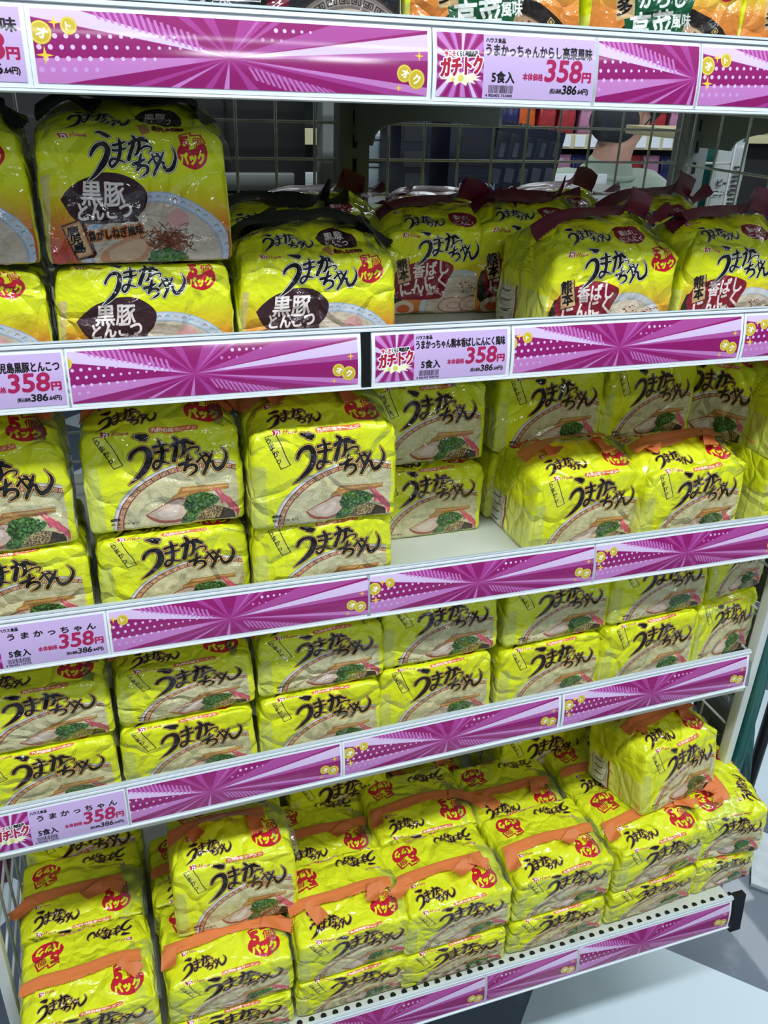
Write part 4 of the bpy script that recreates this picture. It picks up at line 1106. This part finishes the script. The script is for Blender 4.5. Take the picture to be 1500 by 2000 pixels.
# fourth shelf
def zz3(x): return deck_z(3, x)
for x, y, h1, h2_, n, va, vb, yw in [(-.960, .030, .096, .078, 'first', 0, 2, 0), (-.791, .032, .098, .074, 'second', 3, 1, 0), (-.6215, .032, .101, .084, 'third', 4, 0, 0), (-.4605, .034, .108, .090, 'fourth', 1, 3, 0),
                                     (-.2845, .038, .102, .088, 'fifth', 2, 4, 1), (-.124, .034, .112, .088, 'sixth', 0, 2, 2)]:
    pack('U', x, y, zz3(x)+.0005, h1, Y_+'lower of the %s stack from left, fourth shelf' % n, v=va, yaw=yw, roll=-1.1)
    pack('U', x+.002, y+.004, zz3(x)+h1, h2_, Y_+'upper of the %s stack from left, fourth shelf' % n, v=vb, yaw=yw, lean=2, roll=-1.1)
pack('U', .012, .132, zz3(0), .112, Y_+'turned lower one at the right end of the fourth shelf', v=50, yaw=-84, sy=.92, ctr=True)
pack('U', .013, .138, zz3(0)+.112, .092, Y_+'turned upper one at the right end of the fourth shelf', v=51, yaw=-80, sy=.92, ctr=True)
# bottom deck: piles, seals up
def zz4(x): return deck_z(4, x)
F4 = 'bottom deck'
for x, y, h1, h2_, n, va, vb, yw in [(-.950, -.092, .062, .070, 'first', 0, 2, 1), (-.776, -.090, .062, .070, 'second', 3, 1, 0), (-.607, -.090, .069, .078, 'third', 1, 4, 0), (-.456, -.092, .069, .080, 'fourth', 4, 3, 1),
                                     (-.287, -.088, .069, .080, 'fifth', 2, 0, 1), (-.118, -.084, .069, .080, 'sixth', 0, 1, 3)]:
    pack('U', x, y, zz4(x)+.0008, h1, Y_+'front row of bottom deck, lower of the %s pile' % n, v=va, yaw=yw)
    pack('U', x+.003, y+.003, zz4(x+.003)+h1, h2_, Y_+'front row of bottom deck, upper of the %s pile' % n, v=vb, yaw=yw+1)
pack('U', .020, .004, zz4(.020), .068, Y_+'turned lower one beside the black end cap', v=51, yaw=-88, sy=.92, ctr=True)
pack('U', .026, .006, zz4(.026)+.068, .088, Y_+'turned upper one at the right end of the bottom deck', v=50, yaw=-97, sy=.95, ctr=True)
for x, y, h1, h2_, n, va, vb in [(-.955, .044, .059, .068, 'first', 1, 3), (-.780, .044, .059, .068, 'second', 4, 2), (-.605, .046, .061, .068, 'third', 3, 0), (-.450, .044, .069, .075, 'fourth', 2, 1), (-.285, .044, .059, .068, 'fifth', 0, 4), (-.115, .046, .063, .070, 'sixth', 1, 2)]:
    pack('U', x, y, zz4(x)+.0008, h1, Y_+'second row of bottom deck, lower of the %s pile' % n, v=va)
    pack('U', x, y, zz4(x)+h1, h2_, Y_+'second row of bottom deck, upper of the %s pile' % n, v=vb)
for x, y, n, va, vb in [(-.950, .172, 'the left end', 3, 0), (-.735, .178, 'the leaning one', 0, 1), (-.560, .160, 'the middle', 2, 3), (-.195, .156, 'the fifth pile', 1, 0)]:
    pack('U', x, y, zz4(x), .067, Y_+'third row of bottom deck, lower one at %s' % n, v=va)
    pack('U', x, y, zz4(x)+.067, .104, Y_+'third row of bottom deck, standing upper one at %s' % n, v=vb, lean=2)
pack('U', -.395, .180, zz4(-.395), .088, Y_+'low one in the third row with red blob upside down', v=4)
pack('U', -.420, .312, zz4(-.420), .088, Y_+'low one in the dark fourth row of the bottom deck', v=2)
pack('U', -.030, .180, zz4(-.030), .088, Y_+'low one in the third row behind the leaning right pack', v=2)
pack('U', -.752, -.030, zz4(-.752)+.133, .105, Y_+'leaning on top of the second front pile', v=10, lean=9, yaw=-1)
pack('U', -.060, -.028, zz4(-.060)+.153, .108, Y_+'leaning on top of the sixth front pile, left side showing', v=12, lean=9, yaw=9, sx=.95)

# ------------------------------------------------------------------ beyond the wire grid
def simple(name, lab, cat, lo, hi, m, bev=.002, grp=None, rot=0):
    c = ((lo[0]+hi[0])/2, (lo[1]+hi[1])/2, lo[2]); bm = bmesh.new()
    box(bm, (lo[0]-c[0], lo[1]-c[1], 0), (hi[0]-c[0], hi[1]-c[1], hi[2]-lo[2]), bev)
    o = link_mesh(name, bm, m, ang=30); o.location = c; o.rotation_euler = (0, 0, rot); tag(o, lab, cat, grp); return o
M_NAVY = mat('navy_carton', (.075, .095, .17), .45, noise_amt=.25, noise_scale=30)
M_INK = mat('pale_print', (.42, .45, .50), .5)
M_CLEARBOX = mat('milky_plastic', (.78, .84, .88), .18, noise_amt=.12, noise_scale=40, coat=.4)
M_CREAM = mat('cream_shelf_lip', (.78, .74, .58), .4)
# shelf of the other aisle with dark cartons
sh = empty('back_shelf', (-.2, .80, 1.262)); tag(sh, 'grey shelf of the next aisle holding the dark cartons', 'shelf')
bm = bmesh.new(); box(bm, (-.52, -.22, -.03), (.46, .14, 0), .002); link_mesh('deck', bm, M_GREY, sh, smooth=False)
bm = bmesh.new(); box(bm, (-.52, .142, -.035), (.46, .15, .02), .002); link_mesh('price_rail', bm, M_RAIL, sh, smooth=False)
bd = empty('dark_board', (-.57, .62, .9)); tag(bd, 'dark display board behind the wire grid at the left', 'board')
bm = bmesh.new(); box(bm, (-.16, 0, 0), (.07, .012, .62), .001); link_mesh('panel', bm, M_DARK, bd, smooth=False)
bm = bmesh.new(); box(bm, (-.16, -.012, .385), (.05, 0, .412), .003); link_mesh('ledge', bm, M_GREY, bd, smooth=False)
bm = bmesh.new(); box(bm, (-.055, -.006, .0), (-.052, -.0005, .6)); link_mesh('seam', bm, M_SLOT, bd, smooth=False)
simple('back_post', 'wide grey steel post left of the clear containers', 'post', (-.487, .56, 0), (-.425, .60, 1.9), M_GREY)
for k in range(2):
    t = empty('plastic_container', (-.285, .90, 1.2625+k*.048)); tag(t, 'milky clear container, %s of two stacked beside the grey post' % ['lower', 'upper'][k], 'container', 'stacked clear containers')
    bm = bmesh.new(); box(bm, (-.055, -.05, 0), (.075, .05, .038), .006); link_mesh('tub', bm, M_CLEARBOX, t, ang=40)
    bm = bmesh.new(); box(bm, (-.060, -.055, .0385), (.080, .055, .045), .003); link_mesh('lid', bm, M_CLEARBOX, t, ang=40)
# dark cartons
t = empty('display_carton', (-.265, .72, 1.2625)); tag(t, 'dark carton with a small framed label and barcode, left of the lettered one', 'carton', 'dark display cartons')
bm = bmesh.new(); box(bm, (-.040, 0, 0), (.018, .12, .138), .002); link_mesh('carton_body', bm, M_NAVY, t, ang=30)
bm = bmesh.new()
for a in ((-.034, .092, .004, .118), (-.034, .050, .006, .076), (-.030, .008, .010, .040)):
    box(bm, (a[0], -.0012, a[1]), (a[2], -.0002, a[3]))
link_mesh('label', bm, mat('dim_label', (.17, .18, .21), .5), t, smooth=False)
t = empty('display_carton', (-.178, .70, 1.2625)); tag(t, 'navy carton lettered DIGIMON, second from left', 'carton', 'dark display cartons')
bm = bmesh.new(); box(bm, (-.042, 0, 0), (.045, .12, .132), .002); link_mesh('carton_body', bm, M_NAVY, t, ang=30)
bm = bmesh.new()
for cs in [text_outline('DIGIMON')]:
    al = np.concatenate(cs); mx, Mx = al[:, 0].min(), al[:, 0].max()
cu = bpy.data.curves.new('lettering', 'FONT'); cu.body = 'DIGIMON'; cu.size = .0165; cu.extrude = .0003; cu.offset = .0002
tx = bpy.data.objects.new('lettering', cu); C.objects.link(tx); bpy.context.view_layer.update()
me = bpy.data.meshes.new_from_object(tx.evaluated_get(bpy.context.evaluated_depsgraph_get())); bpy.data.objects.remove(tx)
bm.from_mesh(me); bmesh.ops.rotate(bm, cent=(0, 0, 0), matrix=Matrix.Rotation(math.pi/2, 3, 'X'), verts=bm.verts); bmesh.ops.translate(bm, vec=(-.020, -.0006, .014), verts=bm.verts)
link_mesh('lettering', bm, mat('dim_white_ink', (.50, .54, .62), .5), t, smooth=False)
bm = bmesh.new(); box(bm, (-.038, -.001, .036), (.040, -.0002, .039)); box(bm, (-.02, -.001, .055), (.03, -.0002, .105)); link_mesh('label', bm, mat('dim_panel', (.10, .115, .16), .5), t, smooth=False)
for k in range(5):
    x = -.117+k*.030
    t = empty('display_carton', (x, .73+.004*k, 1.2655), (0, math.radians(9), 0)); tag(t, 'slim navy carton with torn top flap, %s in the leaning row' % ['first', 'second', 'third', 'fourth', 'last'][k], 'carton', 'dark display cartons')
    bm = bmesh.new(); box(bm, (-.014, 0, 0), (.014, .11, .108-.004*k), .0015); link_mesh('carton_body', bm, M_NAVY, t, ang=30)
    bm = bmesh.new()
    pts = [(-.014, .108-.004*k)]+[(-.014+.028*i/6, .124-.004*k+(.004 if i % 2 else 0)) for i in range(7)]+[(.014, .108-.004*k)]
    vs = [[bm.verts.new((px, yy, pz)) for px, pz in pts] for yy in (0, .002)]
    bm.faces.new(vs[0]); bm.faces.new(vs[1][::-1])
    for i in range(len(pts)): bm.faces.new((vs[0][i], vs[0][(i+1) % len(pts)], vs[1][(i+1) % len(pts)], vs[1][i]))
    link_mesh('flap', bm, M_NAVY, t, smooth=False)
    bm = bmesh.new(); box(bm, (-.010, -.001, .02), (.008, -.0002, .045)); box(bm, (-.004, -.001, .065), (.006, -.0002, .09)); link_mesh('label', bm, mat('dim_label', (.24, .26, .31), .5), t, smooth=False)

# far shelf run with bags and tags
rnd = random.Random(4)
FY = 2.55
fs = empty('far_shelving', (1.2, FY, 0)); tag(fs, 'far store shelving with pale lips seen through the wire grid', 'shelving')
bm = bmesh.new(); box(bm, (-1.6, .42, 0), (1.9, .45, 2.1)); link_mesh('back_board', bm, mat('far_back', (.34, .36, .36), .6), fs, smooth=False)
for z in (.30, .62, .86, 1.07, 1.28, 1.50):
    bm = bmesh.new(); box(bm, (-1.6, 0, z-.02), (1.9, .42, z), .002); link_mesh('shelf_board', bm, M_GREY, fs, smooth=False)
    bm = bmesh.new(); box(bm, (-1.6, -.012, z-.05), (1.9, -.001, z+.006), .002); link_mesh('shelf_lip', bm, M_CREAM, fs, smooth=False)
COLS = [((.14, .14, .34), 'navy'), ((.80, .36, .16), 'orange'), ((.64, .20, .22), 'red'), ((.50, .58, .28), 'green'), ((.74, .66, .34), 'yellow'), ((.72, .50, .62), 'pink'), ((.22, .36, .62), 'blue'), ((.80, .78, .74), 'white')]
MB_ = {n: mat('far_bag_'+n, c, .35, noise_amt=.35, noise_scale=30, coat=.3) for c, n in COLS}
def bag_mesh(seed):
    bm, faces = box_grid(8, 4, 10); so = Vector((seed, seed*2, 1))
    for v in bm.verts:
        p = v.co; zz = (p.z+1)/2
        th = .035*(math.sin(math.pi*min(max(zz, .04), .96)))**.6
        v.co = Vector((p.x*.062*(1-.08*math.sin(math.pi*zz)), p.y*th, zz*.19))+noise.noise_vector(Vector((p.x*2, p.y, p.z*3))+so)*.005
    for v in bm.verts: v.co.z = max(v.co.z, 0)
    return bm
BAG = {}
for row, z in enumerate((1.07, 1.28, 1.50)):
    for k in range(17):
        x = .28+k*.088; col = COLS[(k*3+row*5+(k//4)) % 8][1] if not (row == 1 and k in (5, 6, 7, 8)) else ('navy', 'navy', 'orange', 'red')[k-5]
        o = link_mesh('snack_bag', bag_mesh(k+row*30), MB_[col]); o.location = (x+rnd.uniform(-.01, .01), FY+.06, z+.0005); o.scale = (.62, .62, .70); o.rotation_euler = (0, 0, rnd.uniform(-.15, .15))
        tag(o, 'blurred snack bags standing in rows on the far shelving', 'snack bag', 'snack bags on the far shelving')
M_TAG = mat('far_price_tag', (.88, .90, .93), .3, noise_amt=.06)
bmt = bmesh.new(); box(bmt, (-.024, -.002, -.022), (.024, 0, .022), .001); tagme = link_mesh('shelf_tag', bmt, M_TAG, smooth=False)
first = True
for row, z in enumerate((.86, 1.07, 1.28, 1.50)):
    for k in range(24):
        o = tagme if first else tagme.copy()
        if not first: C.objects.link(o)
        first = False
        o.location = (.10+k*.072+rnd.uniform(-.008, .008), FY-.0135, z-.02)
        tag(o, 'small white price tags along the far shelf lips', 'price tag', 'price tags on the far shelving')

# ------------------------------------------------------------------ masked person in the next aisle
def blob_mesh(parts, voxel, name, m, parent=None, smooth_it=6):
    """tapered limbs and ellipsoids fused into one continuous surface"""
    bm = bmesh.new()
    for p in parts:
        if p[0] == 'e':
            _, c, r, R = p
            Mx = Matrix.Translation(c) @ (R.to_4x4() if R is not None else Matrix.Identity(4)) @ Matrix.Diagonal((*r, 1))
            bmesh.ops.create_icosphere(bm, subdivisions=3, radius=1, matrix=Mx)
        else:
            _, pts, rs = p
            n = 6; P = spline([(*a, b) for a, b in zip(pts, rs)], n)
            tube(bm, [tuple(q[:3]) for q in P], [float(q[3]) for q in P], 14)
            for q in (P[0], P[-1]): bmesh.ops.create_icosphere(bm, subdivisions=2, radius=float(q[3])*.99, matrix=Matrix.Translation(q[:3]))
    o = link_mesh(name, bm, m, parent)
    md = o.modifiers.new('fuse', 'REMESH'); md.mode = 'VOXEL'; md.voxel_size = voxel; md.use_smooth_shade = True
    if smooth_it:
        s = o.modifiers.new('soften', 'SMOOTH'); s.iterations = smooth_it; s.factor = .5
    # bake the fused surface
    bpy.context.view_layer.update()
    me = bpy.data.meshes.new_from_object(o.evaluated_get(bpy.context.evaluated_depsgraph_get()))
    o.modifiers.clear(); o.data = me; me.polygons.foreach_set('use_smooth', [True]*len(me.polygons))
    return o
M_SKIN = mat('skin', (.80, .62, .54), .5, noise_amt=.05, noise_scale=30)
M_SAGE = mat('sage_sweatshirt', (.60, .655, .60), .85, noise_amt=.06, noise_scale=90, bump=.3, bump_scale=500)
M_MASK = mat('charcoal_mask', (.20, .205, .23), .8, noise_amt=.06, bump=.2, bump_scale=600)
M_HAIR = mat('black_hair', (.045, .04, .04), .45, noise_amt=.3, noise_scale=60, stretch=(6, 6, 1), bump=.5, bump_scale=90)
M_TROUS = mat('dark_trousers', (.12, .13, .16), .8, noise_amt=.1)
M_SHOE = mat('white_shoes', (.75, .75, .74), .5)
PX, PY = .475, 1.30
person = empty('person', (PX, PY, 0), (0, 0, 0))
tag(person, 'person in sage sweatshirt and charcoal face mask, looking left beyond the wire grid', 'person')
HC = Vector((.035, 0, 1.435))         # head centre
fa = math.radians(205)                # the way the face points, in the ground plane
fd = Vector((math.cos(fa), math.sin(fa), -.12)).normalized(); sd = Vector((-fd.y, fd.x, 0)).normalized(); up = fd.cross(sd).normalized()
if up.z < 0: up = -up
HR = Matrix((fd, sd, up)).transposed()
def hp(f, s, u): return HC+fd*f+sd*s+up*u
parts = [('e', hp(-.012, 0, .03), (.098, .076, .092), HR), ('e', hp(.03, 0, -.045), (.062, .058, .066), HR), ('e', hp(.055, 0, -.085), (.034, .036, .026), HR),
         ('t', [hp(.078, 0, .012), hp(.094, 0, -.018), hp(.102, 0, -.034)], [.009, .012, .013]), ('e', hp(.088, 0, -.066), (.014, .024, .008), HR), ('e', hp(.072, .03, .015), (.016, .020, .010), HR), ('e', hp(.072, -.03, .015), (.016, .020, .010), HR),
         ('t', [hp(-.03, 0, -.05), (.02, .0, 1.315), (.01, .012, 1.20)], [.052, .050, .062])]
for s in (-1, 1):      # ears
    parts += [('t', [hp(-.022, s*.072, -.032), hp(-.034, s*.082, -.012), hp(-.036, s*.086, .012), hp(-.022, s*.082, .026), hp(-.008, s*.076, .014)], [.008, .009, .010, .009, .007]), ('e', hp(-.022, s*.074, -.002), (.016, .006, .026), HR)]
SH = {-1: Vector((-.150, .01, 1.168)), 1: Vector((.160, .01, 1.168))}
parts += [('t', [(0, .015, 1.15), (0, .01, 1.03), (0, .005, .93), (0, .01, .80)], [.10, .105, .10, .105])]
hands = []
for s in (-1, 1):
    a = SH[s]; e = a+Vector((s*.035, .015, -.27)); w = e+Vector((s*.005, -.05, -.235))
    parts += [('t', [(0, .01, 1.14), a, e, w], [.07, .050, .038, .026])]
    d = (Vector((0, -.12, -1))).normalized(); palm = w+d*.05
    parts += [('e', palm, (.018, .034, .046), None)]
    for k, (off, ln) in enumerate(((-.027, .062), (-.009, .074), (.009, .078), (.026, .068))):
        b = palm+d*.038+Vector((0, -off, 0)); parts += [('t', [b, b+d*ln*.5+Vector((-s*.004, 0, 0)), b+d*ln+Vector((-s*.016, 0, .004))], [.0092, .0085, .0066])]
    b = w+d*.018+Vector((0, -.026, 0)); parts += [('t', [b, b+Vector((-s*.006, -.026, -.026)), b+Vector((-s*.010, -.034, -.058))], [.012, .010, .0075])]
    hipj = Vector((s*.085, .01, .80)); kn = Vector((s*.09, -.005, .44)); an = Vector((s*.09, .015, .085))
    parts += [('t', [hipj, kn, an], [.088, .056, .038]), ('t', [an+Vector((0, .02, -.03)), an+Vector((0, -.06, -.05)), an+Vector((0, -.15, -.062))], [.034, .032, .022])]
blob_mesh(parts, .0042, 'body', M_SKIN, person, 4)
# clothing and hair
sw = [('t', [(.005, .012, 1.195), (0, .012, 1.08), (0, .008, .95), (0, .01, .74)], [.088, .145, .150, .146]), ('e', (.005, .012, 1.186), (.150, .090, .052), None),
      ('t', [(.012, .012, 1.21), (.014, .010, 1.248)], [.082, .070])]
for s in (-1, 1):
    a = SH[s]; e = a+Vector((s*.035, .015, -.27)); w = e+Vector((s*.005, -.05, -.235))
    sw += [('t', [(s*.06, .012, 1.190), a, e, w], [.074, .068, .058, .042])]
o = blob_mesh(sw, .0055, 'sweatshirt', M_SAGE, person, 5)
bm = bmesh.new(); ring = [(.013+.068*math.cos(t), .008+.066*math.sin(t), 1.252+.012*math.sin(t)) for t in np.linspace(0, 2*math.pi, 33)]
tube(bm, ring, .0085, 8, False); link_mesh('collar', bm, M_SAGE, o)
tr = [('t', [(0, .01, .84), (0, .01, .76)], [.125, .12])]
for s in (-1, 1): tr += [('t', [(s*.075, .01, .80), (s*.09, -.002, .44), (s*.09, .018, .10)], [.105, .082, .066])]
blob_mesh(tr, .008, 'trousers', M_TROUS, person, 4)
for s in (-1, 1): blob_mesh([('t', [(s*.09, .05, .045), (s*.09, -.05, .043), (s*.09, -.15, .036)], [.045, .044, .034])], .006, 'shoe', M_SHOE, person, 3)
hairp = [('e', hp(-.026, 0, .050), (.098, .084, .088), HR), ('e', hp(-.066, 0, -.005), (.056, .072, .075), HR), ('t', [hp(.062, -.055, .075), hp(.076, 0, .085), hp(.062, .055, .075)], [.026, .028, .026]),
         ('t', [hp(.0, .074, .04), hp(-.004, .078, .012)], [.014, .008]), ('t', [hp(.0, -.074, .04), hp(-.004, -.078, .012)], [.014, .008])]
blob_mesh(hairp, .005, 'hair', M_HAIR, person, 3)
mk = [('e', hp(.050, 0, -.052), (.060, .066, .056), HR), ('t', [hp(.070, 0, -.008), hp(.104, 0, -.040), hp(.100, 0, -.080)], [.018, .018, .016])]
mo = blob_mesh(mk, .005, 'face_mask', M_MASK, person, 6)
bm = bmesh.new()
for s in (-1, 1):
    for u in (-.015, -.075): tube(bm, [hp(.03, s*.064, u), hp(.0, s*.077, u*.6), hp(-.030, s*.088, -.014)], .0018, 6)
link_mesh('ear_loop', bm, M_MASK, mo)

# ------------------------------------------------------------------ right end: hanging packs, pole, pad
M_TEAL = mat('teal_film', (.05, .36, .34), .25, noise_amt=.15, noise_scale=30, coat=.5)
M_PALE = mat('pale_grey_film', (.66, .68, .68), .25, noise_amt=.08, coat=.5)
M_SMOKE = mat('grey_packet', (.30, .32, .32), .28, noise_amt=.3, noise_scale=25, coat=.5)
M_TEXT = mat('fine_print', (.16, .17, .18), .6)
def flat_bag(name, lab, loc, w, h, th, m, rot=0, texts=(), grp=None, cat='packet', hook=True, lines=0):
    root = empty(name, loc, (0, 0, rot)); tag(root, lab, cat, grp)
    bm, faces = box_grid(8, 3, 12)
    for v in bm.verts:
        p = v.co; q = (p.z+1)/2; n = noise.noise_vector(Vector((p.x*2+loc[0]*9, p.z*2, loc[2]*5)))
        v.co = Vector((p.x*w/2, p.y*th/2*(math.sin(math.pi*min(max(q, .05), .95)))**.5*(1-.6*p.x**2), (q-1)*h))+n*.003
    link_mesh('pouch', bm, m, root)
    if hook:
        bm = bmesh.new(); box(bm, (-.010, -.001, -.02), (.010, .001, .05)); box(bm, (-.018, -.0012, -.002), (.018, .0012, .010)); link_mesh('hang_strip', bm, M_PALE, root, smooth=False)['label'] = 'clear plastic hanging strip'
    if lines or texts:
        bm = bmesh.new()
        for k in range(lines): box(bm, (-.0*w+.004, -th*.5-.0018, -.25*h-k*.0075), (w*.36*(1 if k % 3 else .7), -th*.5-.0008, -.25*h-k*.0075+.003))
        for body, tx_, tz_, sz in texts:
            cu = bpy.data.curves.new('lettering', 'FONT'); cu.body = body; cu.size = sz; cu.extrude = .0003; cu.offset = .0004
            t_ = bpy.data.objects.new('lettering', cu); C.objects.link(t_); bpy.context.view_layer.update()
            me = bpy.data.meshes.new_from_object(t_.evaluated_get(bpy.context.evaluated_depsgraph_get())); bpy.data.objects.remove(t_)
            b2 = bmesh.new(); b2.from_mesh(me); bmesh.ops.rotate(b2, cent=(0, 0, 0), matrix=Matrix.Rotation(math.pi/2, 3, 'X'), verts=b2.verts)
            bmesh.ops.translate(b2, vec=(tx_, -th*.5-.0012, tz_), verts=b2.verts); b2.to_mesh(me); b2.free(); bm.from_mesh(me)
        link_mesh('printing', bm, M_TEXT, root, smooth=False)
    return root
flat_bag('hanging_pack', 'pale hanging pack with black printed words, behind the grid at upper right', (.243, .530, 1.372), .062, .16, .016, M_PALE, 0, (('ビー', -.028, -.070, .014), ('コック', -.030, -.086, .012)), lines=9)
flat_bag('hanging_pack', 'teal pack hanging behind the pale one at upper right', (.262, .575, 1.380), .090, .20, .02, M_TEAL, 0)
simple('dark_board', 'dark board behind the hanging packs at upper right', 'board', (.372, .74, .95), (.75, .76, 1.36), M_DARK)
simple('back_shelf', 'pale shelf lip above the hanging packs at upper right', 'shelf', (.325, .70, 1.362), (.80, 1.0, 1.380), M_CREAM)
for k in range(5):
    simple('shelf_card', 'white cards along the pale shelf lip at upper right', 'price tag', (.335+k*.075, .692, 1.384), (.388+k*.075, .695, 1.424), M_TAG, .0005, 'white cards at upper right')
# packets hung on the outside of the right end panel
for r in range(4):
    for k in range(3):
        flat_bag('hanging_pack', 'grey packet hung outside the end grid, row %s from the floor, %s from the front' % (['one', 'two', 'three', 'four'][r], ['first', 'second', 'third'][k]),
                 (.128, .125+k*.125, .50+r*.19), .105, .165, .03, M_SMOKE, math.radians(-90), (), 'grey packets hung outside the end grid', lines=8)
def ribbon_pack(lab, pts, wd):
    bm = bmesh.new()
    L_ = []
    for i, p in enumerate(pts):
        p = Vector(p); L_.append((bm.verts.new(p), bm.verts.new(p+Vector((.66*wd, -.75*wd, 0))), bm.verts.new(p+Vector((.66*wd+.002, -.75*wd+.002, 0))), bm.verts.new(p+Vector((.002, .002, 0)))))
    for a, b in zip(L_[:-1], L_[1:]):
        for k in range(4): bm.faces.new((a[k], a[(k+1) % 4], b[(k+1) % 4], b[k]))
    bm.faces.new(L_[0]); bm.faces.new(L_[-1][::-1])
    c = Vector(pts[-1]); bmesh.ops.translate(bm, vec=-c, verts=bm.verts)
    o = link_mesh('plastic_band', bm, M_TEAL); o.location = c; tag(o, lab, 'plastic band', 'teal plastic bands at the right end')
ribbon_pack('long teal band hanging beside the white end post', [(.136, .100, .740), (.138, .097, .66), (.142, .092, .54), (.138, .088, .40), (.132, .085, .255)], .030)
ribbon_pack('short teal band hanging beside the dark pole', [(.150, .128, .60), (.154, .122, .54), (.160, .10, .44), (.160, .08, .345)], .028)
flat_bag('hanging_pack', 'clear grey printed pouch between the teal bands', (.150, .125, .53), .05, .20, .02, M_PALE, math.radians(-50), (), None, lines=14, hook=False)
bm = bmesh.new(); tube(bm, [(0, 0, 0), (0, 0, 1.0)], .0125, 14); tube(bm, [(0, 0, 0), (0, 0, .012)], .02, 14)
o = link_mesh('metal_pole', bm, mat('dark_metal', (.20, .20, .20), .35, metal=.8, noise_amt=.3, noise_scale=40), ang=40); o.location = (.462, .300, 0); tag(o, 'dark metal pole standing right of the end panel', 'pole')
bm = bmesh.new()
quad = [(.297, .085), (.36, .025), (.47, .125), (.40, .205)]
vs = [[bm.verts.new((x, y, z)) for x, y in quad] for z in (.0005, .009)]
bm.faces.new(vs[0][::-1]); bm.faces.new(vs[1])
for i in range(4): bm.faces.new((vs[0][i], vs[0][(i+1) % 4], vs[1][(i+1) % 4], vs[1][i]))
bmesh.ops.translate(bm, vec=(-.38, -.11, 0), verts=bm.verts)
o = link_mesh('floor_pad', bm, mat('white_pad', (.82, .85, .86), .4, noise_amt=.25, noise_scale=60), smooth=False); o.location = (.38, .11, 0); tag(o, 'white scuffed pad lying on the slate floor at the right', 'pad')
# left: maroon display box beyond the end panel
M_MAR = mat('maroon_cloth', (.42, .09, .27), .7, noise_amt=.1)
simple('maroon_display', 'maroon display box on the floor at the lower left', 'display box', (-1.75, .52, 0), (-1.14, 1.0, .55), M_MAR, .006)
